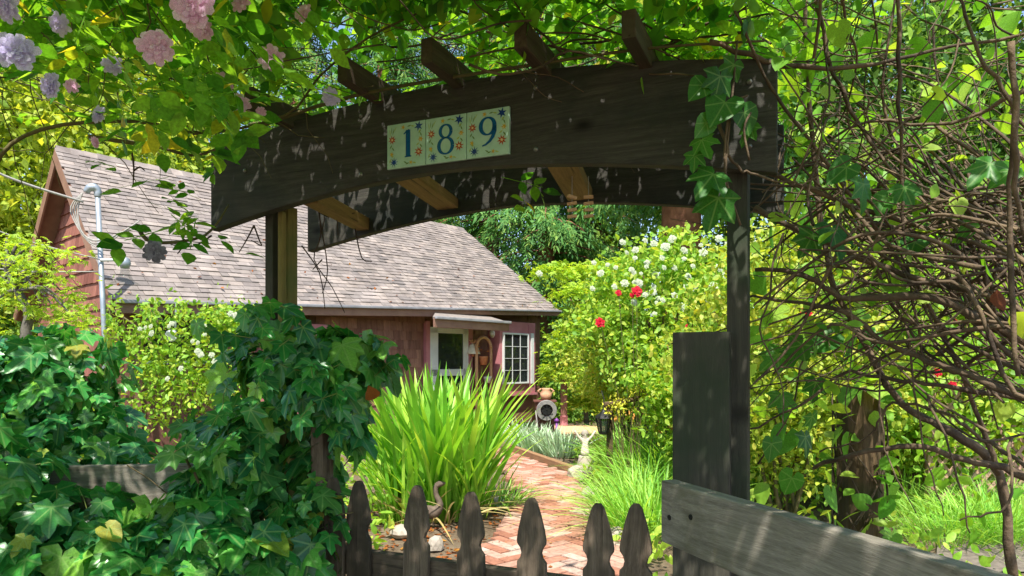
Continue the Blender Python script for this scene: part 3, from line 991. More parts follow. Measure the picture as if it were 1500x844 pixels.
pm = MB(); pm.lathe([(.05, -.08), (.055, -.14), (.10, -.23), (.19, -.29)], 16, Matrix.Translation(lm1), cap=False); pm.build('lamp_shade', M['frosted'], lamp, True)
# round flood lamp at the left eave
fl = P(251, 492, 8.6)
fll = thing('flood_lamp', fl, 'round white flood lamp among the flowering vine under the eave', 'lamp')
d_ = Vector((.15, -1, .05)).normalized(); Mf = Matrix.Translation(fl) @ d_.to_track_quat('Z', 'Y').to_matrix().to_4x4()
pm = MB(); pm.lathe([(.03, -.12), (.05, -.1), (.075, -.02), (.08, .0)], 18, Mf); pm.build('housing', M['metal'], fll, True)
pm = MB(); pm.lathe([(.0, .012), (.05, .009), (.07, .002)], 18, Mf, cap=False); pm.build('lens', M['white'], fll, True)
pm = MB(); pm.tube([fl + Vector((0, .1, 0)), fl + Vector((0, .12, .42))], .012, 6); pm.build('bracket', M['metal'], fll)

# door side ornaments
def onwall(px, py, out=.05):
    return ray_plane(px, py, FW + fo * out, fo)
b_ = onwall(723, 489, .12)
gl = thing('porch_light', b_, 'white globe porch light under the eave beside the door', 'lamp')
pm = MB(); pm.lathe([(.0, -.11), (.06, -.09), (.095, -.03), (.095, .03), (.06, .08), (.04, .09)], 14, Matrix.Translation(b_)); pm.build('globe', M['ceramic'], gl, True)
pm = MB(); pm.tube([b_ + Zup * .09, b_ + Zup * .12, b_ + Zup * .12 - fo * .12], .02, 8); pm.build('bracket', M['metal'], gl, True)
b_ = onwall(693, 512, .12)
be = thing('hanging_bell', b_, 'pale bell-shaped ornament with leafy top hanging beside the white door', 'ornament')
pm = MB(); pm.lathe([(.16, -.10), (.15, -.06), (.12, .02), (.09, .09), (.03, .13)], 14, Matrix.Translation(b_)); pm.build('bell', M['ceramic'], be, True)
pm = MB(); pm.lathe([(.0, -.16), (.035, -.14), (.04, -.11), (.0, -.09)], 8, Matrix.Translation(b_)); pm.build('clapper', M['terracotta'], be, True)
pm = MB()
for q in range(7):
    a = q * .9; pm.tube([b_ + Zup * .12, b_ + Vector((.08 * math.cos(a), .08 * math.sin(a), .2)), b_ + Vector((.14 * math.cos(a), .14 * math.sin(a), .16))], [.012, .02, .004], 5)
pm.build('dried_leaves', M['rattan'], be)
b0, b1 = onwall(698, 560, .25), onwall(719, 560, .25); bt = onwall(708, 494, .25)
ar = thing('arched_planter', (b0.x, b0.y, 0), 'tall peach wooden arch with hanging flower pot beside the bay window', 'planter')
ctr = (b0 + b1) / 2; hw = (b1 - b0) / 2
for rr, nm in ((1.0, 'arch'),):
    pts = [b0 - Zup * .6, b0 + Zup * .6]
    for q in range(9):
        a = PI - PI * q / 8
        pts.append(Vector((ctr.x, ctr.y, bt.z - hw.length)) + hw * math.cos(a) + Zup * hw.length * math.sin(a))
    pts += [b1 + Zup * .6, b1 - Zup * .6]
    pm = MB(); pm.tube(pts, .035, 8); pm.build('arch', M['rattan'], ar, True)
    pm = MB(); pm.hexa([ctr - hw * .8 - Zup * .6 - fo * .03, ctr + hw * .8 - Zup * .6 - fo * .03, ctr + hw * .8 - Zup * .6 - fo * .05, ctr - hw * .8 - Zup * .6 - fo * .05],
                       [ctr - hw * .8 + Zup * .7 - fo * .03, ctr + hw * .8 + Zup * .7 - fo * .03, ctr + hw * .8 + Zup * .7 - fo * .05, ctr - hw * .8 + Zup * .7 - fo * .05]); pm.build('back_panel', M['brown_box'], ar)
pz = onwall(708, 524, .27)
pm = MB(); pm.lathe([(.07, -.16), (.10, -.02), (.11, .0), (.11, .03), (.09, .03)], 12, Matrix.Translation(pz)); pm.build('pot', M['terracotta'], ar, True)
pm = MB(); pm.lathe([(.06, -.12), (.09, -.02), (.10, .02), (.08, .02)], 12, Matrix.Translation(onwall(714, 553, .29))); pm.build('pot', M['ceramic'], ar, True)
tf = T_flower(3, 7, 3)
for q in range(6):
    fmx = Matrix.Translation(pz + Vector((random.uniform(-.16, .16), random.uniform(-.1, .1), .08 + random.uniform(0, .16)))) @ Matrix.Scale(.05, 4)
    place(bpy.data.objects.new('flower', tmesh(tf, 'flower', M['petal_orange'])), ar, fmx)

# hose reel on a post box
hb = Gd(796, 636); hb = Vector((hb.x, 12.6, 0)); hb.x = (798 - HX) / FPX * 12.6
hr = thing('hose_reel', hb, 'grey garden hose wound on a reel on a brown wooden box by the cottage corner', 'hose reel')
pm = MB(); pm.box((0, 0, .40), (.34, .3, .80)); pm.build('box', M['brown_box'], hr, False, Matrix.Translation(hb), .01)
pm = MB(); pm.box((0, 0, .815), (.42, .38, .03)); pm.build('lid', M['brown_box'], hr, False, Matrix.Translation(hb), .006)
rc_ = hb + Vector((0.02, -.26, .66))
pm = MB()
for q in range(4):
    for w_ in range(3):
        R_ = .12 + .018 * q; pts = [rc_ + Vector((R_ * math.cos(a), -.05 + .05 * w_, R_ * math.sin(a))) for a in np.linspace(0, 2 * PI, 22)]
        pm.tube(pts, .013, 5, False)
pm.build('hose_coil', M['hose'], hr, True)
pm = MB(); pm.tube([rc_ + Vector((-.2, -.08, 0)), rc_ + Vector((-.16, -.1, -.35)), rc_ + Vector((-.06, -.12, -.62)), rc_ + Vector((.1, -.16, -.64))], .013, 6); pm.build('hose_tail', M['hose'], hr, True)
pm = MB(); pm.lathe([(.09, -.02), (.09, .02)], 14, Matrix.Translation(rc_) @ Matrix.Rotation(PI / 2, 4, 'X'))
for a in np.linspace(0, PI, 5)[:-1]: pm.box((0, 0, 0), (.22, .012, .015), Matrix.Translation(rc_ + Vector((0, -.1, 0))) @ Matrix.Rotation(a, 4, 'Y'))
pm.build('reel', M['black_metal'], hr)
pt_ = hb + Vector((.02, -.02, .83))
pt = thing('clay_figure_pot', pt_, 'small peach clay pot standing on top of the hose box', 'pot')
pm = MB(); pm.lathe([(.06, 0), (.10, .05), (.11, .12), (.07, .19), (.09, .22), (.08, .22)], 14, Matrix.Translation(pt_)); pm.build('body', M['rattan'], pt, True)
pm = MB()
for a in (0, PI): pm.tube([pt_ + Vector((.1 * math.cos(a), 0, .13)), pt_ + Vector((.15 * math.cos(a), 0, .17)), pt_ + Vector((.09 * math.cos(a), 0, .21))], .015, 6)
pm.build('handle', M['rattan'], pt, True)
pb = hb + Vector((.2, -.3, 0))
pk = thing('purple_stake', pb, 'purple garden stake at the foot of the hose box', 'stake')
pm = MB(); pm.tube([pb, pb + Zup * .45], .022, 8); pm.build('shaft', M['purple'], pk, True)
pm = MB(); pm.lathe([(.0, .44), (.04, .46), (.045, .49), (.0, .53)], 10, Matrix.Translation(pb)); pm.build('knob', M['purple'], pk, True)

# deck and rail post
dk = P(845, 625, 13.2)
deck = thing('wooden_deck', (dk.x, 13.6, 0), 'sunlit tan plank deck at the corner of the cottage', 'deck')
for q in range(9):
    pm = MB(); pm.box((0, 0, 0), (1.1, .135, .035)); pm.build('plank', M['deck'], deck, False, Matrix.Translation((dk.x + .05, 12.7 + q * .142, .22)), .004)
pm = MB(); pm.box((0, 0, 0), (1.06, .035, .18)); pm.build('skirt', M['brown_box'], deck, False, Matrix.Translation((dk.x + .05, 12.65, .11)))
rp0 = P(829, 615, 13.4)
rpst = thing('railing_post', (rp0.x, 13.95, .24), 'mauve brown wooden post standing at the back of the deck', 'post')
pm = MB(); pm.box((0, 0, .5), (.13, .13, 1.0)); pm.build('post', M['siding'], rpst, False, Matrix.Translation((rp0.x, 13.95, .24)), .006)
pm = MB(); pm.box((0, 0, .10), (.15, .15, .2)); pm.build('base', M['mauve'], rpst, False, Matrix.Translation((rp0.x, 13.95, .2395)), .006)

# lantern on its wooden bracket post
lp = P(893, 600, 8.1)
lpst = thing('lantern_post', (lp.x, 8.1, 0), 'short rustic wooden post with a crossbar carrying the lantern', 'post')
pm = MB(); pm.box((0, 0, .5), (.07, .07, 1.0)); pm.build('post', M['oldpost'], lpst, False, Matrix.Translation((lp.x, 8.1, 0)) , .006)
pm = MB(); pm.tube([Vector((lp.x - .08, 8.06, 1.03)), Vector((lp.x + .1, 8.08, 1.06)), Vector((lp.x + .4, 8.1, 1.12))], [.035, .032, .028], 8); pm.build('crossbar', M['oldpost'], lpst, True)
lc = P(884, 620, 7.95)
lan = thing('garden_lantern', lc, 'small black metal lantern hanging from the rustic post', 'lantern')
pm = MB(); pm.lathe([(.045, -.13), (.055, -.12), (.06, -.1)], 6, Matrix.Translation(lc)); pm.build('base', M['black_metal'], lan)
pm = MB(); pm.lathe([(.055, -.10), (.085, .06)], 6, Matrix.Translation(lc), False); pm.build('glass', M['glass'], lan)
pm = MB()
for q in range(6):
    a = q * PI / 3; pm.tube([lc + Vector((.056 * math.cos(a), .056 * math.sin(a), -.10)), lc + Vector((.087 * math.cos(a), .087 * math.sin(a), .06))], .007, 4)
pm.build('cage', M['black_metal'], lan)
pm = MB(); pm.lathe([(.10, .06), (.085, .09), (.03, .13), (.012, .16)], 6, Matrix.Translation(lc)); pm.build('cap', M['black_metal'], lan)
pm = MB(); pm.tube([lc + Vector((0, 0, .16)), lc + Vector((.02, .1, .28)), lc + Vector((0, .18, .37))], .006, 5); pm.build('hook', M['black_metal'], lan)

# edging timber, stones, statue
e0, e1 = Gd(742, 661), Gd(842, 699)
slat(Vector((e0.x, e0.y, .12)), Vector((e1.x, e1.y, .12)), Zup, Vector((1, .5, 0)), .13, .09, 'edging_timber', M['edging'], None, .01)
eo = bpy.data.objects['edging_timber']; tag(eo, 'long low timber edging the far side of the brick path', 'edging')
def rock(name, px, py, w, seed, label, mat=None, flat=.65, Y=None):
    p = Gd(px, py)
    bm = bmesh.new(); bmesh.ops.create_icosphere(bm, subdivisions=2, radius=.5)
    r_ = random.Random(seed); ph_ = [r_.uniform(0, 6) for _ in range(6)]
    for v in bm.verts:
        c = v.co
        k = 1 + .18 * math.sin(4 * c.x + ph_[0]) + .15 * math.sin(5 * c.y + ph_[1]) + .12 * math.sin(7 * c.z + ph_[2]) + r_.uniform(-.04, .04)
        v.co = Vector((c.x * k * w, c.y * k * w * .8, max(c.z * k * flat, -.22) * w))
    me = bpy.data.meshes.new(name); bm.to_mesh(me); bm.free(); me.materials.append(mat or M['stone'])
    o = place(bpy.data.objects.new(name, me), None, Matrix.Translation(p + Zup * (.16 * w)) @ Matrix.Rotation(r_.uniform(0, 6), 4, 'Z'))
    return tag(o, label, 'stone')
rock('garden_stone', 846, 700, .34, 1, 'large pale stone at the feet of the child statue')
rock('garden_stone', 868, 684, .22, 2, 'smaller stone tucked right of the pale statue stone')
rock('garden_stone', 870, 728, .26, 3, 'grey stone at the bend of the brick path on the right')
rock('garden_stone', 905, 790, .2, 4, 'stone at the right path edge seen between the two rightmost pickets')
rock('garden_stone', 728, 742, .26, 5, 'rounded grey stone right under the sword leaves beside the path')
rock('garden_stone', 708, 738, .18, 6, 'small stone left of the rounded one under the sword leaves')
rock('garden_stone', 637, 803, .17, 7, 'pale stone lying on soil between the second and third whole pickets')
rock('garden_stone', 588, 786, .2, 8, 'stone partly behind the second whole picket')
rock('garden_stone', 822, 666, .2, 9, 'small dark stone by the timber edging below the silvery leaves')
sp = Gd(857, 700); sp.z = 0
st_root = Vector((sp.x, sp.y, .27))
st = thing('garden_statue', st_root, 'small pale stone child statue with both arms raised', 'statue')
H = st_root
pts = [H + Vector(v) for v in ((0, 0, .02), (0, 0, .10), (0, 0, .18), (0, 0, .235), (0, -.005, .262), (0, -.008, .30), (0, -.006, .335),
       (-.035, 0, .225), (-.085, -.01, .275), (-.125, -.015, .335), (.035, 0, .225), (.085, -.01, .275), (.125, -.015, .335), (-.14, -.018, .36), (.14, -.018, .36))]
ed = [(0, 1), (1, 2), (2, 3), (3, 4), (4, 5), (5, 6), (3, 7), (7, 8), (8, 9), (3, 10), (10, 11), (11, 12), (9, 13), (12, 14)]
me = bpy.data.meshes.new('body'); me.from_pydata([tuple(p) for p in pts], ed, [])
bo = place(bpy.data.objects.new('body', me), st); bo.modifiers.new('skin', 'SKIN')
bm = bmesh.new(); bm.from_mesh(me); ly = bm.verts.layers.skin.verify(); bm.verts.ensure_lookup_table()
for i, r_ in enumerate((.075, .06, .042, .04, .022, .042, .034, .024, .018, .014, .024, .018, .014, .016, .016)):
    bm.verts[i][ly].radius = (r_, r_); bm.verts[i][ly].use_root = (i == 0)
bm.to_mesh(me); bm.free(); me.materials.append(M['statue'])
sb = bo.modifiers.new('sub', 'SUBSURF'); sb.levels = 2; sb.render_levels = 2
pm = MB(); pm.lathe([(.046, .29), (.05, .315), (.042, .35), (.015, .37)], 10, Matrix.Translation(H + Vector((0, .006, 0)))); pm.build('hair', M['stone'], st, True)
pm = MB(); pm.lathe([(.12, -.28), (.11, -.10), (.085, .0), (.085, .025)], 12, Matrix.Translation(H)); pm.build('base', M['stone'], st, True)
gp_ = Gd(640, 770)
gs = thing('goose_ornament', (gp_.x, gp_.y, 0), 'small rusty goose-necked ornament at the foot of the sword leaves', 'ornament')
pm = MB(); g0 = Vector((gp_.x, gp_.y, 0)); pm.tube(catmull([g0 + Vector((-.22, 0, .05)), g0 + Vector((-.12, 0, .12)), g0 + Vector((-.02, 0, .13)), g0 + Vector((.03, 0, .2)), g0 + Vector((-.01, 0, .3)), g0 + Vector((.0, 0, .38)), g0 + Vector((.08, 0, .4))], 3),
                   [.01, .03, .05, .06, .065, .065, .06, .05, .04, .032, .028, .026, .024, .024, .024, .026, .03, .02, .01], 8); pm.build('body', M['rust'], gs, True)
pm = MB(); pm.tube([g0 + Vector((-.1, 0, .1)), g0 + Vector((-.1, 0, 0))], .01, 5).tube([g0 + Vector((-.04, 0, .1)), g0 + Vector((-.03, 0, 0))], .01, 5); pm.build('legs', M['rust'], gs)

# ---------------------------------------------------------------- arbor
BL = Vector((-1.09, 2.47, 0)); BR = Vector((.664, 1.71, 0))
bu = (BR - BL).normalized(); bn = Vector((-bu.y, bu.x, 0))
if bn.y < 0: bn = -bn
BLEN = (BR - BL).length
BT = .04                                  # beam thickness
def bs(px, off=0.0):
    """distance along the beam of a sight line, on the plane set back by off"""
    k = (px - HX) / FPX; o = BL + bn * off
    return (o.y * k - o.x) / (bu.x - bu.y * k)
def ztop(s):
    t = 2 * s / BLEN - 1
    return ZC + .758 + .09 * (1 - abs(t) ** 2.0)
def zbot(s):
    t = 2 * s / BLEN - 1
    return ZC + .472 + .112 * (1 - abs(t) ** 1.7)
arbor = thing('garden_arbor', (-.2, 2.3, 0), 'dark weathered wooden arbor with arched beams over the garden gate', 'arbor')
def beam_obj(off, seed):
    n = 36
    poly = [(BLEN * i / n, zbot(BLEN * i / n)) for i in range(n + 1)] + [(BLEN * i / n, ztop(BLEN * i / n)) for i in reversed(range(n + 1))]
    m_ = MB(); m_.prism(poly, 0, BT)
    return m_.build('arched_beam', M['beam'], arbor, False, frame(BL + bn * off, bu, bn, Zup), .0035)
beam_obj(0, 0); beam_obj(.52, 1)
for px in (425, 556, 672, 800, 946):
    s = bs(px)
    z = ztop(s) - .02
    p0 = BL + bu * s + bn * (-.19); p1 = BL + bu * s + bn * .78
    p0.z = p1.z = z + .07
    slat(p0 - bu * .019, p1 - bu * .019, Zup, bu, .07, .036, 'rafter', M['rafter'], arbor, .003)
for px in (576, 812):
    s = bs(px)
    p0 = BL + bu * (s) + bn * .042; p1 = BL + bu * (s) + bn * .518
    p1 = p1 - bu * .09; p0.z = p1.z = zbot(s) + .055
    slat(p0 - bu * .045, p1 - bu * .045, Zup, bu, .038, .09, 'cross_block', M['block'], arbor, .003)
# corner block over the left post
s = bs(445); p0 = BL + bu * s + bn * .042; p1 = BL + bu * (s - .12) + bn * .518; p0.z = p1.z = zbot(s) + .05
slat(p0 - bu * .045, p1 - bu * .045, Zup, bu, .05, .06, 'cross_block', M['block'], arbor, .003)
def vpost(name, p, w, t, z0, z1, mat, parent, rot=None, bev=.004):
    """upright board; local x is up so the grain runs up it"""
    x = Zup; y = (rot or bu); z = x.cross(y)
    m_ = MB(); m_.box(((z1 - z0) / 2, 0, 0), (z1 - z0, w, t))
    return m_.build(name, mat, parent, False, frame(Vector((p.x, p.y, z0)), x, y, z), bev)
def onrow(px, off):
    return BL + bu * bs(px, off) + bn * off
vpost('post', onrow(401, .10), .036, .05, 0, ZC + .545, M['post_dark'], arbor)
vpost('post', onrow(421, .13), .052, .05, 0, ZC + .56, M['post_green'], arbor)
vpost('batten', onrow(413, .07), .022, .02, 0, ZC + .53, M['post_green'], arbor)
vpost('post', onrow(413, .48), .045, .04, 0, ZC + .54, M['post_dark'], arbor)
vpost('post', onrow(1082, .09), .052, .09, 0, ZC + .56, M['post_dark'], arbor)
vpost('post', onrow(1083, .47), .045, .07, 0, ZC + .56, M['post_dark'], arbor)
for px, py in ((529, 170), (529, 256), (359, 250), (785, 129), (785, 219), (1098, 120), (1098, 215)):
    s = bs(px); p = BL + bu * s; Y = p.y
    q = P(px, py, Y)
    m_ = MB(); m_.lathe([(.0, .004), (.006, .003), (.0075, .0), (.0075, -.004)], 10, Matrix.Translation(q - bn * .001) @ (-bn).to_track_quat('Z', 'Y').to_matrix().to_4x4()); m_.build('screw', M['screw'], arbor, True)

# ---------------------------------------------------------------- number tiles
def tile_glaze():
    m, nt, b, out = newmat('pale_green_glaze')
    n = noise(nt, 30, 3, objcoord(nt))
    r = ramp(nt, ['#9fbfae', '#b4d0c0'], n, [.3, .7])
    nt.links.new(r.outputs[0], b.inputs['Base Color'])
    b.inputs['Roughness'].default_value = 0.12
    b.inputs['Specular IOR Level'].default_value = 0.6
    return m
def glaze(name, h):
    m, nt, b, out = newmat(name)
    n = noise(nt, 200, 2, objcoord(nt)); c = hexc(h); d = tuple(x * .75 for x in c[:3]) + (1,)
    r = ramp(nt, [d, c], n, [.35, .6]); nt.links.new(r.outputs[0], b.inputs['Base Color'])
    b.inputs['Roughness'].default_value = 0.15
    return m
M['glaze'] = tile_glaze()
for k_, h_ in (('g_blue', '#12548f'), ('g_navy', '#233c86'), ('g_red', '#b5482c'), ('g_yel', '#cfa53a'), ('g_green', '#6f8a4c'), ('g_lgreen', '#a9b85a'), ('g_core', '#e8c9a0')):
    M[k_] = glaze('glaze_' + h_[1:], h_)
TS = .1395
def ribbon(pts, ws):
    """flat stroke in local xz with varying width, facing -y"""
    vs, fs = [], []
    for i, (x, z) in enumerate(pts):
        a = pts[max(i - 1, 0)]; b = pts[min(i + 1, len(pts) - 1)]
        tx, tz = b[0] - a[0], b[1] - a[1]; l = math.hypot(tx, tz) or 1
        nx, nz = -tz / l, tx / l
        w = ws[i] / 2
        vs += [(x + nx * w, 0, z + nz * w), (x - nx * w, 0, z - nz * w)]
    for i in range(len(pts) - 1): fs.append((2 * i, 2 * i + 1, 2 * i + 3, 2 * i + 2))
    return vs, fs
def ell(cx, cz, rx, rz, a0, a1, n, wmin, wmax):
    pts, ws = [], []
    for i in range(n + 1):
        a = a0 + (a1 - a0) * i / n
        pts.append((cx + rx * math.cos(a), cz + rz * math.sin(a)))
        ws.append(wmin + (wmax - wmin) * abs(math.cos(a)) ** 1.5)
    return pts, ws
def digit(ch, mb):
    if ch == '1':
        mb.add(*ribbon([(.008, -.036), (.008, .046)], [.0165, .0165]))
        mb.add(*ribbon([(-.008, .034), (.0, .040), (.012, .0465)], [.003, .006, .004]))
        mb.add(*ribbon([(-.004, -.0365), (.020, -.0365)], [.004, .004]))
    elif ch == '8':
        mb.add(*ribbon(*ell(.0, .024, .0185, .0195, 0, 2 * PI, 32, .005, .0115)))
        mb.add(*ribbon(*ell(.0, -.020, .0235, .0245, 0, 2 * PI, 36, .005, .0125)))
    else:
        mb.add(*ribbon(*ell(.0, .020, .0225, .025, 0, 2 * PI, 36, .005, .0135)))
        mb.add(*ribbon([(.0225, .02), (.0225, .004), (.017, -.012), (.008, -.024), (-.006, -.034), (-.018, -.037)], [.0135, .0135, .0115, .009, .006, .004]))
def star(mb, cx, cz, r, n, rot=0.0, inner=.42):
    vs = [(cx, 0, cz)]; m = 2 * n
    for i in range(m):
        a = rot + 2 * PI * i / m; q = r if i % 2 == 0 else r * inner
        vs.append((cx + q * math.cos(a), 0, cz + q * math.sin(a)))
    mb.add(vs, [(0, 1 + i, 1 + (i + 1) % m) for i in range(m)])
for ti, ch in enumerate('189'):
    s0 = bs(570) + ti * (TS + .0015); zc_ = ZC + .604 + TS / 2
    loc = BL + bu * (s0 + TS / 2) - bn * .006; loc.z = zc_
    TM = frame(loc, bu, bn, Zup)
    t = thing('number_tile', loc, 'pale green flowered ceramic tile on the arched beam bearing a blue ' + {'1': 'one', '8': 'eight', '9': 'nine'}[ch], 'house number', 'house number tiles on the beam')
    m_ = MB(); m_.box((0, 0, 0), (TS, .011, TS)); m_.build('tile', M['glaze'], t, False, TM, .0025)
    fy = -.0058
    def decal(mbx, name, mat, dy=0.0):
        return mbx.build(name, mat, t, False, TM @ Matrix.Translation((0, fy - dy, 0)))
    m_ = MB(); digit(ch, m_); decal(m_, 'digit', M['g_blue'], .0006)
    grn, lgr = MB(), MB()
    def bloom(nm, mt_, dy, *a):
        mbx = MB(); star(mbx, *a); decal(mbx, nm, M[mt_], dy)
    for cx, cz, r_ in ((-.050, .021, .0155), (.046, -.026, .017)):
        bloom('red_flower', 'g_red', .0004, cx, cz, r_, 8, .2); bloom('flower_centre', 'g_core', .0009, cx, cz, r_ * .38, 6)
    bloom('blue_flower', 'g_navy', .0004, .046, .053, .0165, 6, .3); bloom('blue_flower', 'g_navy', .0004, -.044, -.050, .0165, 9, .1, .35)
    for cx, cz, r_, k_ in ((.053, .012, .0105, 6), (-.01, .056, .0085, 5), (.018, -.056, .0075, 5), (-.052, -.024, .0085, 5)):
        bloom('yellow_flower', 'g_yel', .0004, cx, cz, r_, k_)
    bloom('flower_centre', 'g_core', .0009, .052, .010, .003, 6)
    for q in range(16):
        cx, cz, a = [(-.058, .045, 1.7), (-.046, .046, 1.3), (-.052, .050, 1.55), (-.040, .052, 1.0), (.05, .036, .9), (.054, .027, 2.0), (.043, -.002, .6), (.054, -.008, 2.2),
                     (.005, -.058, .3), (.030, -.058, 2.8), (-.002, -.054, 2.6), (.012, .058, .2), (.024, .056, 2.9), (-.055, .0, 1.0), (-.047, -.008, 2.2), (-.058, -.044, 1.2)][q]
        L_l = .020 if q < 4 else .014
        dx, dz = math.cos(a) * L_l, math.sin(a) * L_l
        (grn if q % 3 else lgr).add(*ribbon([(cx - dx / 2, cz - dz / 2), (cx, cz), (cx + dx / 2, cz + dz / 2)], [.0008, .0048 if q > 3 else .0028, .0008]))
    star(lgr, .049, .0365, .005, 3); star(lgr, -.05, -.03, .006, 4)
    for mbx, nm, mt_, dy in ((grn, 'painted_sprigs', 'g_green', .0002), (lgr, 'painted_leaves', 'g_lgreen', .0003)):
        decal(mbx, nm, M[mt_], dy).__setitem__('kind', 'stuff')

# ---------------------------------------------------------------- picket gate
gate = thing('picket_gate', onrow(740, .06), 'brown weathered picket gate with notched pointed tops under the arbor', 'gate')
half = [(.008, 0), (.017, -.012), (.029, -.05), (.039, -.09), (.0445, -.122), (.0435, -.133), (.034, -.146), (.0305, -.160), (.034, -.174), (.0445, -.186), (.0452, -.20)]
for q, (px, py) in enumerate(((489, 700), (528, 705), (607, 711), (691, 721), (783, 730), (881, 738), (931, 738))):
    o_ = onrow(px, .02); Y = o_.y
    zt = ZC + (HY - py) / FPX * Y
    hgt = zt - .12
    hp = half + [(.0452, -hgt)]
    pl = [(x, z) for x, z in hp] + [(-x, z) for x, z in reversed(hp)]
    # profile drawn with local x up
    m_ = MB()
    n_ = len(pl)
    vs = [(z + hgt, x, -.009) for x, z in pl] + [(z + hgt, x, .009) for x, z in pl]
    fs = [tuple(range(n_)), tuple(reversed(range(n_, 2 * n_)))] + [(i, i + n_, (i + 1) % n_ + n_, (i + 1) % n_) for i in range(n_)]
    m_.add(vs, fs)
    tilt = Matrix.Rotation(random.uniform(-.012, .012), 4, 'Z')
    m_.build('picket', M['picket'], gate, False, frame(Vector((o_.x, o_.y, .12)), Zup, bu, Zup.cross(bu)) @ tilt, .0025)
p0, p1 = onrow(470, .032), onrow(960, .032)
for z in (ZC - .625, .38):
    p0.z = p1.z = z
    slat(p0, p1, Zup, bn, .085, .036, 'rail', M['picket'], gate, .003)
vpost('hinge_stile', onrow(472, .05), .05, .06, .1, ZC - .2, M['picket'], gate)

# ---------------------------------------------------------------- fences either side
gpost = thing('gate_post', onrow(1030, .03), 'broad grey green board post at the right side of the gate', 'post')
vpost('board', onrow(1029, .035), .145, .075, 0, ZC + (HY - 487) / FPX * onrow(1029, .035).y, M['post_dark'], gpost)
rfence = thing('fence_rail', (.338, 1.55, 0), 'grey weathered fence board running from the gate post towards the lower right', 'fence')
r0 = P(968, 703, 1.55); r1 = P(1430, 840, .868); r1.z = r0.z
r2 = r0 + (r1 - r0) * 1.35
slat(r0, r2, Zup, Vector((.3, .1, 0)), .140, .038, 'board', M['rail'], rfence, .005)
rx_ = (r2 - r0).normalized(); rnorm = Vector((-rx_.y, rx_.x, 0)) * -1
if rnorm.x > 0: rnorm = -rnorm
for d_, z_ in ((.035, -.078), (.115, -.06)):
    q = r0 + rx_ * d_ + Zup * z_ + rnorm * .0005
    m_ = MB(); m_.lathe([(.0, .001), (.006, .0015), (.007, -.002)], 8, Matrix.Translation(q) @ rnorm.to_track_quat('Z', 'Y').to_matrix().to_4x4()); m_.build('nail', M['black_metal'], rfence)
fpost = onrow(1140, -.25)
vpost('post', Vector((.60, 1.12, 0)), .08, .08, 0, r0.z - .12, M['post_dark'], rfence)
lfence = thing('fence_rail', (-1.8, 2.35, 0), 'grey weathered fence board showing between ivy at lower left', 'fence')
l0, l1 = P(-160, 690, 2.2), P(300, 678, 2.32); l1.z = l0.z = ZC - .345
slat(l0, l1, Zup, Vector((0, -1, 0)), .145, .038, 'board', M['rail'], lfence, .005)
vpost('post', Vector((-1.02, 2.42, 0)), .09, .09, 0, ZC - .32, M['post_dark'], lfence)
op = P(1259, 600, 2.75)
ofp = thing('old_fence_post', (op.x, op.y, 0), 'thick split brown post wound with vine stems behind the right rail', 'post')
m_ = MB()
n_ = 30; vs = []
for k in range(9):
    z = -.0 + 1.42 * k / 8
    for j in range(n_):
        a = 2 * PI * j / n_; q = .084 * (1 + .10 * math.sin(3 * a + 1) + .07 * math.sin(7 * a + .1 * k) + .06 * math.sin(13 * a + .25 * k) + (.05 if j % 5 == 0 else 0)) * (1 - .06 * k / 8)
        vs.append((z + (.025 * math.sin(2 * a) if k == 8 else 0), q * math.cos(a), q * math.sin(a)))
fs = [(k * n_ + j, k * n_ + (j + 1) % n_, (k + 1) * n_ + (j + 1) % n_, (k + 1) * n_ + j) for k in range(8) for j in range(n_)] + [tuple(8 * n_ + j for j in range(n_))]
m_.add(vs, fs); m_.build('trunk', M['oldpost'], ofp, False, frame(Vector((op.x, op.y, 0)), Zup, Vector((1, 0, 0)), Vector((0, 1, 0))))
for i in range(16):      # thin stems wound about the post
    a0 = random.uniform(0, 6.28); z0 = random.uniform(.5, 1.1); tw_ = random.choice((-1, 1)) * random.uniform(1.2, 3.2)
    k = [Vector((op.x + .1 * math.cos(a0 + tw_ * q / 9), op.y + .1 * math.sin(a0 + tw_ * q / 9), z0 + .05 * q)) for q in range(10)]
    m_ = MB(); m_.tube(k, random.uniform(.002, .0045), 5, False); m_.build('wound_stem', M['vine_stem'], ofp, True)
n = 46
a_ = rng.uniform(0, 6.28, n); wp = np.stack([op.x + .12 * np.cos(a_), op.y - np.abs(.12 * np.sin(a_)), rng.uniform(.7, 1.5, n)], 1)
OLD_POST_LEAVES = wp
# lattice panel far right
lat0 = P(1385, 720, 6.6); lat = thing('lattice_fence', (lat0.x, 6.8, 0), 'pinkish brown diagonal lattice panel behind the vine stems', 'lattice')
LW, LH = 1.5, 1.25
for dr in (1, -1):
    for q in range(-8, 12):
        c = q * .17
        # line x*dr + z = c clipped to panel
        pts_ = []
        for x in np.linspace(0, LW, 60):
            z = (c + LH * .0 - x * dr) if dr == 1 else (c - .9 + x)
            if 0 <= z <= LH: pts_.append((x, z))
        if len(pts_) > 2:
            a_, b_ = pts_[0], pts_[-1]
            pa = Vector((lat0.x + a_[0], 6.8 + .006 * dr + .25 * a_[0], .15 + a_[1])); pb_ = Vector((lat0.x + b_[0], 6.8 + .006 * dr + .25 * b_[0], .15 + b_[1]))
            slat(pa, pb_, Zup, Vector((0, -1, 0)), .035, .008, 'slat', M['lattice'], lat, 0)
for x_ in (0, LW):
    vpost('post', Vector((lat0.x + x_, 6.84 + .25 * x_, 0)), .08, .06, 0, 1.5, M['lattice'], lat, Vector((1, 0, 0)))

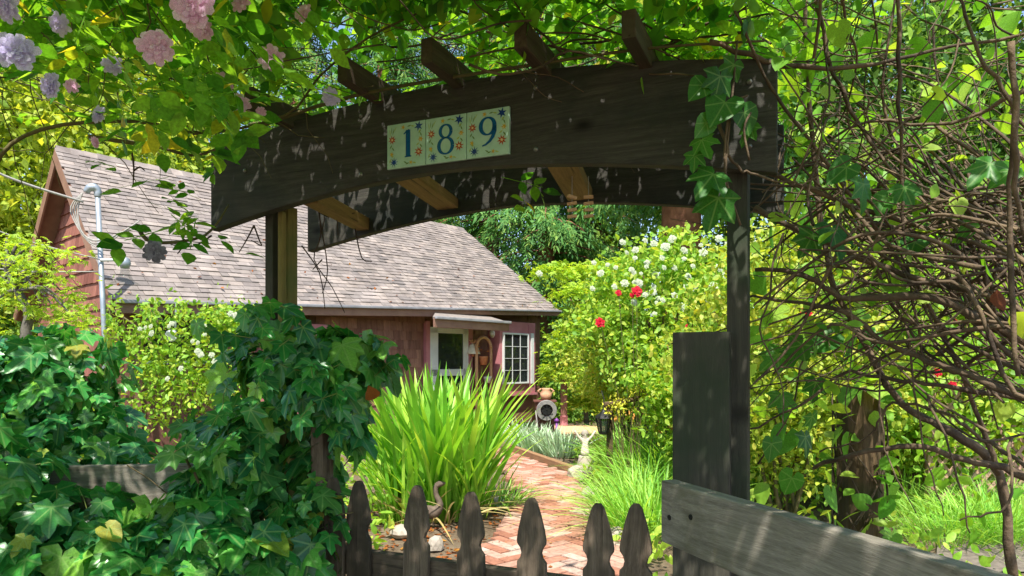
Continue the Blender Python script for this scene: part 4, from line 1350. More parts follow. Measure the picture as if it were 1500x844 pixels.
# wind chime under the arbor
wc = P(852, 262, 2.15)
ch_ = thing('wind_chime', wc, 'small bamboo wind chime hanging from the arbor cross block', 'wind chime')
for q, px in enumerate((838, 862)):
    t0 = P(px, 277, 2.12 + .02 * q)
    m_ = MB(); m_.tube([t0 + Zup * .04, t0 - Zup * .09], .0012, 4); m_.build('string', M['cable'], ch_)
    for k in range(4):
        m_ = MB(); m_.box((0, 0, 0), (.030, .012, .009)); m_.build('bamboo_piece', M['deck'], ch_, False, Matrix.Translation(t0 - Zup * (.025 + .02 * k)) @ Matrix.Rotation(random.uniform(-.5, .5), 4, 'Z') @ Matrix.Rotation(random.uniform(-.2, .2), 4, 'Y'), .001)

# ---------------------------------------------------------------- climbing plants
def wander(p, d, n, step, turn, up=0.0, sag=0.0):
    p = Vector(p); d = Vector(d).normalized(); out = [p.copy()]
    for i in range(n):
        d = (d + Vector((random.gauss(0, turn), random.gauss(0, turn), random.gauss(0, turn) + up - sag * i / n))).normalized()
        p = p + d * step; out.append(p.copy())
    return out

# --- climbing rose over the arbor
rose = thing('climbing_rose', (-1.25, 2.3, 0), 'climbing rose with pale pink double flowers spreading over the arbor top', 'rose')
canes = [[(0, 640, 2.1), (-20, 400, 2.0), (-10, 250, 1.9), (60, 190, 1.9), (200, 178, 1.95), (300, 195, 2.05), (420, 168, 2.2), (470, 110, 2.1), (540, 55, 2.0), (640, 5, 1.9), (700, -40, 1.8)],
         [(340, 200, 2.3), (520, 140, 2.12), (800, 92, 1.9), (960, 70, 1.78), (1120, 60, 1.7)],
         [(130, 200, 1.9), (230, 215, 1.95), (300, 225, 2.0), (410, 170, 2.2)],
         [(200, 330, 1.98), (225, 355, 1.98), (300, 345, 2.1), (335, 300, 2.2)]]
for c in canes:
    k = catmull([P(*q) for q in c], 4)
    m_ = MB(); m_.tube(k, [.0065 - .004 * i / len(k) for i in range(len(k))], 6); m_.build('cane', M['cane'], rose, True)
tw = MB()
for i in range(150):
    x, y = random.uniform(-2.5, 1.4), random.uniform(-.3, 3.0)
    a = random.uniform(0, 2 * PI)
    tw.tube(wander((x, y, random.uniform(2.42, 2.8)), (math.cos(a), math.sin(a), random.uniform(-.2, .5)), 9, .09, .25), [.003 - .00022 * j for j in range(10)], 4, False)
for i in range(60):
    x, y = random.uniform(-2.1, -.6), random.uniform(1.4, 2.4)
    tw.tube(wander((x, y, random.uniform(2.3, 2.6)), (random.gauss(0, .6), random.gauss(0, .4), random.uniform(-.8, .2)), 7, .06, .3), [.0022 - .0002 * j for j in range(8)], 4, False)
tw.build('twigs', M['cane'], rose, True)['kind'] = 'stuff'
def canopy_points(n):  # rose leaves overhead, mostly out of view, made dense to shade the arbor
    out = []
    while len(out) < n:
        x, y = random.uniform(-3.2, 1.7), random.uniform(-1.4, 3.0)
        z = 2.5 + abs(random.gauss(0, .3))
        h = math.sin(x * 2.3 + 1.2 * math.sin(y * 1.9)) * math.sin(y * 2.7 + 1.1 * math.cos(x * 2.1))
        if random.random() > .85 + .25 * h: continue
        if x > .8 and random.random() < .8: continue
        if z < ZC + .50 * y and random.random() < .968: continue      # thinned where the shading leaves would come into view
        out.append((x, y, z))
    return out
pts = canopy_points(7400)
for i in range(700):          # unseen leaves added above the view to shade the front beam
    t_ = BL + bu * random.uniform(-.3, BLEN + .15) + bn * random.uniform(-.62, -.02)
    z = max(2.56, ZC + .545 * t_.y) + abs(random.gauss(0, .16))
    pts.append((t_.x, t_.y, z))
for i in range(180):          # trailing sprays at the upper left
    px = random.uniform(-80, 430)
    lim = float(np.interp(px, [-80, 0, 80, 200, 300, 380, 430], [30, 50, 100, 180, 165, 130, 110]))
    py = lim - abs(random.gauss(0, 90)); Y = random.uniform(1.35, 2.2)
    pts.append(tuple(P(px, py, Y)))
for i in range(330):          # tufts along the top of the beam
    px = random.uniform(400, 1120)
    t_ = BL + bu * bs(px) + bn * random.uniform(.02, .9)
    pts.append((t_.x, t_.y, ztop(bs(px)) + .05 + abs(random.gauss(0, .16))))
for px, py, Y in ((235, 262, 2.0), (243, 290, 2.0), (255, 318, 2.0), (228, 300, 2.02), (262, 330, 2.0), (288, 290, 2.1), (298, 312, 2.1), (285, 330, 2.1), (302, 345, 2.1), (245, 335, 1.98), (745, 262, 2.2), (765, 285, 2.2), (790, 278, 2.2), (330, 215, 2.2), (318, 222, 2.2), (225, 210, 1.95), (215, 225, 1.95), (255, 220, 1.98), (130, 235, 1.9)):
    pts.append(tuple(P(px, py, Y)))
pts = np.array(pts); n = len(pts)
yd = rdir(n); yd[:, 2] = yd[:, 2] * .45 - .25
nr = rdir(n, 1.3)
leaves(rose, [T_compound(5, 1), T_compound(5, 2), T_compound(3, 3), T_compound(7, 4)], pts, yd, nr, rng.uniform(.10, .175, n), M['rose_leaf'], 300)
fl_t = [T_flower(5, 11, 1, .55), T_flower(5, 12, 2, .5), T_flower(4, 10, 3, .6)]
fl_m = {k: [tmesh(t, 'flower', M[k]) for t in fl_t] for k in ('petal_pink', 'petal_lilac', 'petal_old', 'petal_white', 'petal_red')}
def flower(parent, p, r, kind, face, i):
    d = Vector(face).normalized()
    Mx = Matrix.Translation(p) @ d.to_track_quat('Z', 'Y').to_matrix().to_4x4() @ Matrix.Rotation(i * 1.3, 4, 'Z') @ Matrix.Scale(r, 4)
    return place(bpy.data.objects.new('flower', fl_m[kind][i % 3]), parent, Mx)
for i, (px, py, Y, r, k) in enumerate(((281, 8, 1.5, 34, 'petal_pink'), (228, 68, 1.6, 27, 'petal_pink'), (398, 86, 1.9, 20, 'petal_pink'), (24, 76, 1.5, 30, 'petal_lilac'), (75, 126, 1.6, 20, 'petal_lilac'),
                                       (105, 126, 1.7, 11, 'petal_pink'), (350, 154, 2.0, 18, 'petal_pink'), (382, 164, 2.05, 8, 'petal_pink'), (165, 95, 1.8, 15, 'petal_lilac'), (145, 168, 1.8, 14, 'petal_lilac'),
                                       (140, 208, 1.9, 9, 'petal_pink'), (88, 36, 1.7, 17, 'petal_lilac'), (325, 125, 2.0, 18, 'petal_pink'), (484, 143, 2.2, 14, 'petal_lilac'), (8, 8, 1.5, 24, 'petal_lilac'),
                                       (296, 42, 1.7, 18, 'petal_pink'), (226, 368, 1.97, 17, 'petal_old'), (352, 4, 1.8, 16, 'petal_pink'), (445, 20, 2.0, 15, 'petal_pink'))):
    Y = Y * .82
    flower(rose, P(px, py, Y), r / FPX * Y, k, (random.uniform(-.5, .5), -1, random.uniform(-.6, .2)), i)
# bare dead twigs under the beam
for label, c in (('bare twigs hanging under the left end of the arched beams', [[(470, 330, 2.75), (480, 395, 2.75), (472, 430, 2.75)], [(442, 360, 2.75), (468, 400, 2.75), (476, 452, 2.75)], [(466, 300, 2.6), (470, 345, 2.65), (460, 380, 2.7), (486, 420, 2.72), (505, 458, 2.74)], [(520, 335, 2.8), (530, 378, 2.8), (545, 383, 2.8)], [(472, 380, 2.73), (458, 395, 2.73)], [(460, 300, 2.55), (480, 318, 2.6), (520, 312, 2.65)], [(450, 295, 2.5), (490, 315, 2.6), (495, 345, 2.7)], [(430, 280, 2.45), (455, 292, 2.5), (475, 312, 2.6), (470, 345, 2.65)]]),
                 ('crooked dead twig below the left tip of the front beam', [[(372, 330, 2.35), (362, 350, 2.35), (350, 370, 2.35)], [(372, 330, 2.35), (380, 352, 2.36), (383, 360, 2.36), (368, 352, 2.36)]]),
                 ('thin bare twigs standing against the roof left of the arbor', [[(270, 350, 2.1), (267, 362, 2.1), (260, 372, 2.1)], [(310, 345, 2.1), (290, 358, 2.1), (270, 362, 2.1), (250, 358, 2.1)], [(193, 222, 1.95), (196, 245, 1.95), (195, 270, 1.95)], [(196, 250, 1.95), (205, 245, 1.95), (212, 250, 1.95)]])):
    o_ = thing('dead_twig', P(*c[0][0]), label, 'twig', 'bare twigs caught on the arbor')
    for q in c:
        m_ = MB(); k = catmull([P(*v) for v in q], 3); m_.tube(k, [.0032 - .0018 * i / len(k) for i in range(len(k))], 5); m_.build('twig', M['dead_twig'], o_, True)

# --- tangled vine on the right
vine = thing('tangled_vine', (1.25, 1.75, 0), 'tangle of brown woody vine stems filling the right side', 'vine')
stems = [
    ([(1560, 520, 1.5), (1440, 462, 1.55), (1340, 428, 1.6), (1240, 428, 1.7), (1170, 408, 1.8), (1096, 392, 1.9)], .016),
    ([(1560, 600, 1.5), (1420, 560, 1.6), (1350, 525, 1.65), (1285, 496, 1.7), (1225, 462, 1.75), (1150, 438, 1.85), (1090, 425, 1.95)], .011),
    ([(1560, 590, 1.7), (1400, 573, 1.75), (1300, 556, 1.85), (1230, 553, 1.95), (1175, 590, 2.0), (1110, 630, 2.1)], .009),
    ([(1490, 860, 2.0), (1470, 700, 2.0), (1390, 640, 2.05), (1325, 590, 2.1), (1285, 540, 2.15), (1245, 470, 2.2), (1218, 400, 2.2), (1200, 300, 2.2), (1185, 120, 2.1), (1170, -60, 2.0)], .019),
    ([(1560, 740, 1.8), (1480, 690, 1.85), (1400, 662, 1.9), (1330, 657, 1.95), (1240, 668, 2.05), (1190, 690, 2.3)], .017),
    ([(1465, 700, 1.9), (1440, 600, 1.85), (1380, 480, 1.8), (1320, 380, 1.75), (1215, 260, 1.7), (1130, 130, 1.7), (1080, 20, 1.65)], .010),
    ([(1530, 560, 1.2), (1500, 300, 1.2), (1465, 165, 1.2), (1430, 80, 1.2), (1395, 10, 1.2), (1380, -60, 1.2)], .0065),
    ([(1040, 60, 1.75), (1140, 98, 1.75), (1250, 112, 1.75), (1400, 62, 1.7), (1560, 30, 1.65)], .010),
    ([(1090, 243, 1.8), (1180, 285, 1.75), (1300, 318, 1.7), (1430, 358, 1.6), (1560, 400, 1.5)], .010),
    ([(1110, 300, 1.9), (1230, 372, 1.8), (1350, 408, 1.65), (1460, 450, 1.5), (1560, 500, 1.4)], .013),
    ([(1318, -40, 1.6), (1322, 120, 1.6), (1328, 280, 1.65), (1332, 420, 1.7), (1350, 560, 1.75)], .007),
    ([(1480, 60, 1.15), (1492, 200, 1.15), (1490, 300, 1.2), (1500, 420, 1.25)], .008),
    ([(1050, 140, 1.7), (1062, 220, 1.7), (1070, 262, 1.72), (1120, 250, 1.7), (1210, 290, 1.7)], .006),
    ([(1190, -40, 1.8), (1230, 100, 1.8), (1290, 230, 1.8), (1370, 330, 1.7), (1500, 380, 1.6)], .008),
    ([(1500, 690, 1.6), (1440, 640, 1.65), (1380, 610, 1.7), (1320, 600, 1.8), (1270, 640, 1.9), (1200, 655, 2.1)], .007),
    ([(1370, 580, 1.6), (1400, 680, 1.6), (1420, 790, 1.6)], .0045), ([(1330, 470, 1.7), (1350, 640, 1.7), (1390, 760, 1.7)], .004),
    ([(1300, 520, 1.7), (1308, 660, 1.7), (1330, 750, 1.7)], .0035), ([(1480, 640, 1.5), (1470, 740, 1.5), (1410, 755, 1.5)], .005),
    ([(1500, 120, 1.6), (1400, 180, 1.7), (1250, 190, 1.8), (1120, 300, 1.9)], .007),
]
for c, r in stems:
    k = catmull([P(*q) + Vector((random.gauss(0, .008), random.gauss(0, .02), random.gauss(0, .008))) for q in c], 5)
    k = [p + Vector((random.gauss(0, .003), 0, random.gauss(0, .003))) for p in k]
    m_ = MB(); m_.tube(k, [r * .78 * (1 - .6 * i / len(k)) * random.uniform(.84, 1.16) for i in range(len(k))], 7); m_.build('stem', M['vine_stem'], vine, True)
ENDS = []
def vine_tangle(n, mode):
    for i in range(n):
        m_ = MB()
        if mode == 0:      # fan from the right edge
            s_ = P(random.uniform(1430, 1620), random.uniform(250, 640), random.uniform(1.35, 2.1))
            e_ = P(random.uniform(1080, 1330), random.uniform(60, 600), random.uniform(1.6, 2.4))
            mid = s_.lerp(e_, .5) + Vector((random.gauss(0, .05), random.gauss(0, .1), random.gauss(.03, .09)))
            q1 = s_.lerp(mid, .5) + Vector((0, random.gauss(0, .05), random.gauss(0, .04))); q2 = mid.lerp(e_, .5) + Vector((0, random.gauss(0, .05), random.gauss(0, .05)))
            k = catmull([s_, q1, mid, q2, e_], 4)
        elif mode == 1:    # criss-cross in the upper right
            s_ = P(random.uniform(1100, 1540), random.uniform(-60, 420), random.uniform(1.5, 2.6))
            a = random.uniform(0, 2 * PI)
            k = catmull(wander(s_, (math.cos(a), random.gauss(0, .4), math.sin(a)), 6, random.uniform(.07, .13), .28), 3)
        else:              # over the arbor, thin
            s_ = P(random.uniform(560, 1130), random.uniform(20, 100), random.uniform(1.75, 2.8))
            a = random.choice((0, PI)) + random.gauss(0, .5)
            k = catmull(wander(s_, (math.cos(a), random.gauss(0, .3), math.sin(a) * .6), 6, .09, .25), 3)
        ENDS.append(k)
        r = random.choice((.0017, .0024, .003, .004, .0055)) * (1.1 if mode == 0 else .75)
        m_.tube(k, [r * (1 - .55 * j / len(k)) for j in range(len(k))], 5, False)
        yield m_
for m_ in vine_tangle(130, 0): m_.build('stem', M['vine_stem'], vine, True)
for m_ in vine_tangle(150, 1): m_.build('stem', M['vine_stem'], vine, True)
r_ = MB()
for m_ in list(vine_tangle(90, 2)): r_.add(m_.v, m_.f)
r_.build('thin_stems', M['vine_stem'], vine, True)['kind'] = 'stuff'
pts = []
for i in range(560):
    px, py = random.uniform(1100, 1600), random.uniform(-150, 430)
    if math.sin(px * .021) * math.sin(py * .027 + px * .006) < -.25: continue
    if random.random() > (.95 if py < 300 else .5): continue
    pts.append(tuple(P(px, py, random.uniform(2.2, 4.2))))
for i in range(150):
    px, py = random.uniform(1100, 1560), random.uniform(380, 780)
    pts.append(tuple(P(px, py, random.uniform(2.3, 3.3))))
for i in range(300):
    px, py = random.uniform(800, 1150), random.uniform(-60, 90)
    pts.append(tuple(P(px, py, random.uniform(2.0, 3.4))))
for k in ENDS:                # leaves sit on the thin stems
    for _ in range(random.randint(0, 2)):
        p = random.choice(k[len(k) // 3:])
        if p.x / p.y * FPX + HX < 1130: continue
        pts.append((p.x + random.gauss(0, .012), p.y + random.gauss(0, .012), p.z + random.gauss(0, .012)))
pts += [tuple(p) for p in OLD_POST_LEAVES]
pts = np.array(pts); n = len(pts)
leaves(vine, [T_ovate(.75), T_ovate(.62, .16, .2), T_heart()], pts, rdir(n, -.5), rdir(n, .9), np.where(pts[:, 1] < 2.1, rng.uniform(.025, .06, n), rng.uniform(.045, .09, n)), M['vine_leaf'], 300)
# large lobed leaves hanging from a stem in front of the beam's right end
climber = thing('lobed_climber', P(1065, 300, 1.68), 'broad lobed green leaves climbing the right end of the arbor beam', 'climbing plant')
tl = T_ivy(3)
big = [(1055, 112, 1.66, .075), (1062, 150, 1.66, .085), (1028, 205, 1.66, .06), (1018, 228, 1.66, .05), (1090, 165, 1.66, .06), (1045, 255, 1.66, .09), (1052, 290, 1.66, .10), (1030, 125, 1.67, .06), (1100, 185, 1.68, .05), (1075, 95, 1.68, .06), (1035, 180, 1.66, .05)]
big += [(1175, 505, 2.1, 0.094), (1140, 520, 2.15, 0.086), (1215, 495, 2.2, 0.086), (1145, 580, 2.1, 0.079), (1180, 640, 2.2, 0.079), (1130, 650, 2.1, 0.065), (1250, 500, 2.25, 0.086), (1280, 490, 2.3, 0.086), (1160, 700, 2.2, 0.072), (1195, 560, 2.3, 0.072), (1190, 610, 2.35, 0.072), (1240, 245, 1.6, 0.060), (1265, 270, 1.55, 0.064), (1325, 275, 1.6, 0.060), (1300, 290, 1.7, 0.060), (1450, 240, 1.5, 0.068), (1480, 250, 1.5, 0.060), (1420, 330, 1.6, 0.051), (1220, 335, 1.7, 0.085), (1190, 345, 1.8, 0.076), (1340, 355, 1.7, 0.060)]
lp_ = np.array([tuple(P(a, b, c)) for a, b, c, d in big]); ls = np.array([b[3] for b in big]); n = len(big)
yd = rdir(n); yd = yd * .5 + np.array([[-.25, -.1, -.8]])
nr = rdir(n) * .5 + np.array([[0, -.8, .5]])
leaves(climber, [T_ivy(3), T_heart(), T_ivy(9)], lp_, yd, nr, ls, M['dark_vine_leaf'], 300)
for c in ([(1062, 300, 1.68), (1064, 230, 1.68), (1072, 150, 1.68), (1080, 60, 1.69)], [(1085, 330, 1.68), (1062, 250, 1.68), (1070, 160, 1.67), (1095, 140, 1.67)], [(1098, 235, 1.66), (1090, 190, 1.66), (1100, 165, 1.66)], [(1110, 680, 2.2), (1160, 600, 2.15), (1180, 520, 2.15), (1250, 480, 2.25)]):
    k = catmull([P(*q) for q in c], 4); m_ = MB(); m_.tube(k, .003, 5); m_.build('stem', M['vine_stem'], climber, True)
for px, py, Y, r in ((1181, 459, 3.2, 9), (1373, 546, 3.2, 7), (1396, 565, 3.2, 7), (1398, 470, 3.3, 4)):
    flower(vine, P(px, py, Y), r / FPX * Y, 'petal_red', (0, -1, .3), int(px))

# --- ivy
def ivy_mass(name, label, blobs, n_leaf, size, n_obj, seedl, stems_n=26, extra=None):
    root = thing(name, (blobs[0][0].x, blobs[0][0].y, 0), label, 'ivy', 'ivy clumps at the left of the gate')
    P_, N_ = [], []; p_off = seedl * 1.7
    ws = [b[1].x * b[1].z for b in blobs]
    while len(P_) < n_leaf:
        c, r, = random.choices(blobs, ws)[0]
        d = Vector((random.gauss(0, 1), random.gauss(-.35, 1), random.gauss(.15, 1))).normalized()
        k = random.choice((1, 1, 1.06, .92, .82, .65)) * random.uniform(.9, 1.16)
        if math.sin(p_off + d.x * 6 + d.z * 5) * math.sin(d.z * 7 + d.x * 3 + p_off) > .45 and random.random() < .75: continue
        p = c + Vector((d.x * r.x, d.y * r.y, d.z * r.z)) * k
        if p.z < .03: continue
        P_.append(tuple(p)); N_.append((d.x / r.x, d.y / r.y, d.z / r.z))
    pos = np.array(P_); N_ = np.array(N_); N_ /= np.linalg.norm(N_, axis=1, keepdims=True)
    n = len(pos)
    nr = N_ * .7 + rdir(n) * .6 + np.array([[0, -.1, .5]])
    yd = rdir(n) * .55 + np.array([[0, -.15, -.75]]) + N_ * .35
    sz = size * np.clip(rng.lognormal(-.12, .34, n), .35, 1.28)
    leaves(root, [T_ivy(1), T_ivy(2, .6), T_ivy(5), T_ivy(8, 1.4), T_ivy(12, .4)], pos, yd, nr, sz, M['ivy'], n_obj - 40)
    m = max(16, n // 36); q_ = rng.choice(n, m, replace=False)
    leaves(root, [T_ivy(4), T_heart()], pos[q_] + N_[q_] * .02, yd[q_], rdir(m) * .5 + nr[q_], sz[q_] * .8, M['ivy_yellow'], 40)
    # leaf stalks reaching back into the mass
    pt = MB()
    for i in range(0, n, 3):
        p = Vector(pos[i]); q = p - Vector(N_[i]) * .09 + Vector((random.gauss(0, .03), 0, random.gauss(-.02, .03)))
        pt.tube([p, p.lerp(q, .5) + Zup * .012, q], [.0012, .0012, .0015], 3, False)
    pt.build('leaf_stalks', M['ivy_petiole'], root, True)['kind'] = 'stuff'
    for i in range(stems_n):
        c, r = random.choices(blobs, ws)[0]
        s_ = c + Vector((random.uniform(-.8, .8) * r.x, -random.uniform(.2, .95) * r.y, -r.z * .9))
        k = catmull(wander(s_, (random.gauss(0, .3), random.gauss(-.05, .15), 1), 6, r.z * .33, .25), 3)
        m_ = MB(); m_.tube(k, random.choice((.0025, .004, .006)), 5, False); m_.build('stem', M['ivy_stem'], root, True)
    return root
iv1 = ivy_mass('ivy', 'dense dark ivy draped over the left gate post beside the pickets',
         [(P(442, 528, 2.45), Vector((.23, .2, .11))), (P(500, 530, 2.4), Vector((.15, .15, .10))), (P(355, 625, 2.35), Vector((.18, .16, .08))), (P(345, 700, 2.3), Vector((.14, .15, .15))), (P(335, 800, 2.2), Vector((.24, .2, .2))), (P(455, 790, 2.25), Vector((.10, .12, .18))), (P(505, 600, 2.35), Vector((.07, .08, .13))), (P(470, 680, 2.4), Vector((.06, .08, .15)))],
         720, .094, 300, 1, 0)
for i in range(46):      # bare inner stems in the hollow beside the post
    s_ = P(random.uniform(370, 455), random.uniform(830, 900), random.uniform(2.4, 2.62))
    k = catmull(wander(s_, (random.gauss(-.05, .12), random.gauss(0, .1), 1), 7, .09, .16), 3)
    m_ = MB(); m_.tube(k, random.choice((.002, .003, .0045)), 5, False); m_.build('stem', M['ivy_stem'], iv1, True)
for i in range(26):      # loose runners arching out of the mass
    s_ = P(random.uniform(340, 530), random.uniform(490, 640), random.uniform(2.2, 2.4))
    k = catmull(wander(s_, (random.gauss(0, .6), random.gauss(-.3, .2), random.uniform(-.6, .5)), 6, .045, .3, 0, .25), 3)
    m_ = MB(); m_.tube(k, [.0022 - .0012 * j / len(k) for j in range(len(k))], 4, False); m_.build('runner', M['ivy_petiole'], iv1, True)
    rp_ = np.array([tuple(k[j]) for j in (3, 6, 9, 12, 15, 18)]); m = len(rp_)
    leaves(iv1, [T_ivy(20 + i)], rp_, rdir(m) * .6 + np.array([[0, -.2, -.6]]), rdir(m) * .4 + np.array([[0, -.5, .7]]), rng.uniform(.045, .085, m), M['ivy'], 0, rest='runner_leaves')
iv2 = ivy_mass('ivy', 'ivy spilling over the fence board at the lower left corner',
         [(P(60, 800, 2.05), Vector((.36, .24, .19))), (P(190, 840, 2.05), Vector((.34, .24, .17))), (P(0, 695, 2.15), Vector((.13, .12, .08))), (P(-80, 750, 2.0), Vector((.25, .24, .28))), (P(270, 810, 2.1), Vector((.2, .18, .16)))],
         800, .092, 300, 2, 0)
iv3 = ivy_mass('ivy', 'rounded ivy mound behind the fence board at far left',
         [(P(78, 560, 3.3), Vector((.30, .3, .24))), (P(20, 570, 3.2), Vector((.34, .3, .22))), (P(70, 640, 3.15), Vector((.36, .34, .2))), (P(-60, 640, 3.1), Vector((.4, .34, .34))), (P(130, 740, 3.0), Vector((.5, .34, .25)))],
         1300, .098, 300, 3, 0)
# brown dead leaf in the ivy
o_ = place(bpy.data.objects.new('dead_leaf', tmesh(T_ovate(.9, .2, .4), 'dead_leaf', M['dead_leaf'])), None, Matrix.Translation(P(548, 585, 2.3)) @ Matrix.Rotation(2.6, 4, 'X') @ Matrix.Rotation(.5, 4, 'Y') @ Matrix.Scale(.06, 4))
tag(o_, 'single curled rust brown leaf at the right edge of the ivy', 'leaf')
o_ = place(bpy.data.objects.new('dead_leaf', tmesh(T_ovate(.7, .2, .3), 'dead_leaf', M['dead_leaf'])), None, Matrix.Translation(P(1461, 425, 1.3)) @ Matrix.Rotation(-1.7, 4, 'X') @ Matrix.Scale(.045, 4))
tag(o_, 'single orange leaf hanging from the dark vine stems at far right', 'leaf')

# ---------------------------------------------------------------- sword leaves, lilies, grasses
def blades(parent, base_c, spread, n, hmin, hmax, mat, lean=.35, w=.035, n_obj=300, name='blade', rest='blades', bend=(.05, .5)):
    tm = [T_blade(bend[0] + (bend[1] - bend[0]) * q / 4, 7, w) for q in range(5)]
    pos, yd, nr = [], [], []
    for i in range(n):
        a = random.uniform(0, 2 * PI); q = math.sqrt(random.random())
        x, y = math.cos(a) * q * spread[0], math.sin(a) * q * spread[1]
        d = Vector((x / spread[0] * lean + random.gauss(0, .13), y / spread[1] * lean + random.gauss(0, .13), 1)).normalized()
        pos.append((base_c[0] + x * .75, base_c[1] + y * .75, base_c[2] - .02))
        h = Vector((d.x, d.y, 0)); 
        if h.length < .01: h = Vector((.1, 0, 0))
        h.normalize()
        nn = (Vector((0, 0, 1)) * .0 - h + Vector((random.gauss(0, .5), random.gauss(0, .5), 0)))
        yd.append(tuple(d)); nr.append(tuple(-nn if False else nn))
    n = len(pos)
    leaves(parent, tm, np.array(pos), np.array(yd), np.array(nr), rng.uniform(hmin, hmax, n), mat, n_obj, name, rest)
ir = thing('sword_leaf_clump', (-.78, 6.75, 0), 'tall clump of bright green sword-shaped leaves behind the picket gate', 'plant')
blades(ir, (-.72, 6.9, 0), (.56, .38), 300, 1.0, 1.68, M['iris'], .28, .050, 300, bend=(.02, .35))
blades(ir, (-1.1, 6.7, 0), (.25, .25), 80, .7, 1.15, M['iris'], .3, .036, 0)
blades(ir, (-.4, 6.8, 0), (.22, .22), 60, .6, 1.1, M['iris'], .25, .03, 0)
blades(ir, (-.72, 6.75, 0), (.5, .4), 110, .25, .6, M['dry_blade'], .9, .04, 0, bend=(.4, 1.0), rest='dry_blades')
blades(ir, (-.72, 6.8, 0), (.4, .3), 14, .8, 1.2, M['iris'], .4, .04, 0, bend=(.5, 1.1), rest='bent_blades')
tuft = thing('grass_tuft', (-.15, 7.4, 0), 'low yellowing leaf tuft beside the path right of the sword leaves', 'plant')
blades(tuft, (-.12, 7.3, 0), (.25, .2), 130, .3, .55, M['lily_leaf'], .9, .03, 0, bend=(.3, .9))
for q, (px, py, r, h, n, lb) in enumerate(((958, 700, .45, .85, 400, 'bright arching daylily clump right of the path behind the pickets'),
                                        (950, 780, .5, .75, 420, 'nearest daylily clump beside the broad gate post'),
                                        (915, 662, .4, .65, 260, 'small daylily clump right of the child statue'),
                                        (985, 665, .6, .95, 380, 'tall daylily clump half behind the broad gate post'),
                                        (1060, 700, .6, .9, 320, 'daylily clump filling the gap right of the dark arbor post'),
                                        (1130, 720, .7, .8, 320, 'daylily clump low behind the lobed climber leaves'),
                                        (1335, 745, .6, .6, 420, 'low grassy clump beside the thick old fence post'),
                                        (1330, 690, .7, .8, 260, 'daylily clump with orange blooms beyond the old post'),
                                        (1220, 700, .7, .8, 260, 'daylily clump behind the old fence post'), (938, 745, .32, .65, 280, 'arching daylily clump at the bend of the brick path'), (965, 720, .5, .9, 400, 'dense daylily clump just left of the broad gate post'), (1440, 760, .6, .5, 300, 'grassy clump at the edge of the gravel walk'), (1390, 720, .6, .5, 300, 'grassy clump in front of the lattice'), (1470, 790, .5, .6, 320, 'leafy clump in the lower right corner above the rail'), (1390, 790, .5, .5, 320, 'low clump just above the rail right of the old post'))):
    c = Gd(px, py)
    t = thing('daylily_clump', (c.x, c.y, 0), lb, 'plant', 'daylily clumps right of the path')
    blades(t, c, (r, r * .8), int(n * 1.4), h * .5, h * 1.15, M['lily_leaf'], .7, .017, 0, bend=(.15, .9), rest='leaf_blades')
    blades(t, c, (r, r * .8), 40, h * .3, h * .7, M['dry_blade'], 1.1, .02, 0, bend=(.4, 1.0), rest='dry_blades')
    if q in (2, 0, 7):
        for i in range(6 if q != 7 else 12):
            f = c + Vector((random.gauss(.1, .28 if q == 7 else .18), random.gauss(-.1, .2), h * random.uniform(.75, 1.05)))
            m_ = MB(); m_.tube([Vector((c.x, c.y, 0)), f], .005, 4, False); m_.build('flower_stalk', M['cane'], t)
            d = Vector((random.uniform(-.6, .6), -1, random.uniform(.1, .9)))
            place(bpy.data.objects.new('flower', tmesh(T_flower(2, 6, i, .7), 'flower', M['petal_orange'])), t, Matrix.Translation(f) @ d.to_track_quat('Z', 'Y').to_matrix().to_4x4() @ Matrix.Scale(.07, 4))
for q, (px, py, n, lb) in enumerate(((785, 664, 240, 'silvery leaf clump behind the timber edging below the hose reel'), (822, 670, 220, 'silvery leaf clump left of the child statue'), (765, 655, 160, 'silvery leaf clump at the far end of the timber edging'))):
    c = Gd(px, py - 3)
    t = thing('silvery_clump', (c.x, c.y, 0), lb, 'plant', 'silvery leaf clumps along the edging')
    blades(t, c, (.38, .3), n, .3, .6, M['silver_leaf'], .55, .045, 0, bend=(.05, .4), rest='leaf_blades')

# ---------------------------------------------------------------- shrubs and trees
SM = T_small()
def crown_points(center, rad, n_cl, per, cl, shell=.55, flat=.6):
    out = []
    for i in range(n_cl):
        d = Vector((random.gauss(0, 1), random.gauss(-.2, 1), random.gauss(0, 1))).normalized()
        q = shell + (1 - shell) * random.random() ** .6
        c = np.array([center[0] + d.x * rad[0] * q, center[1] + d.y * rad[1] * q, center[2] + d.z * rad[2] * q])
        s = cl * random.uniform(.6, 1.4)
        out.append(c + rng.normal(size=(int(per * random.uniform(.5, 1.5)), 3)) * np.array([s, s, s * flat]))
    a = np.concatenate(out)
    return a[a[:, 2] > .02]
def shrub(name, label, cat, base, center, rad, n_cl, per, cl, leaf, mat, tm=None, stems_n=8, group=None, smat='bark', flat=.6, shell=.5):
    t = thing(name, (base[0], base[1], 0), label, cat, group)
    pos = crown_points(center, rad, n_cl, per, cl, shell, flat)
    n = len(pos)
    scatter('foliage', tm or T_ovate(.6), pos, rdir(n, -.25), rdir(n, .8), leaf * rng.uniform(.6, 1.3, n), M[mat], t)
    for i in range(stems_n):
        e_ = Vector(center) + Vector((random.uniform(-.7, .7) * rad[0], random.uniform(-.7, .7) * rad[1], random.uniform(-.1, .7) * rad[2]))
        b_ = Vector((base[0] + random.gauss(0, .08), base[1] + random.gauss(0, .08), -.02))
        m_ = MB(); k = catmull([b_, b_.lerp(e_, .4) + Vector((random.gauss(0, .08), random.gauss(0, .08), .1)), e_], 4)
        r0 = .012 + .006 * rad[2]
        m_.tube(k, [r0 * (1 - .75 * j / len(k)) for j in range(len(k))], 6); m_.build('stem', M[smat], t, True)
    return t
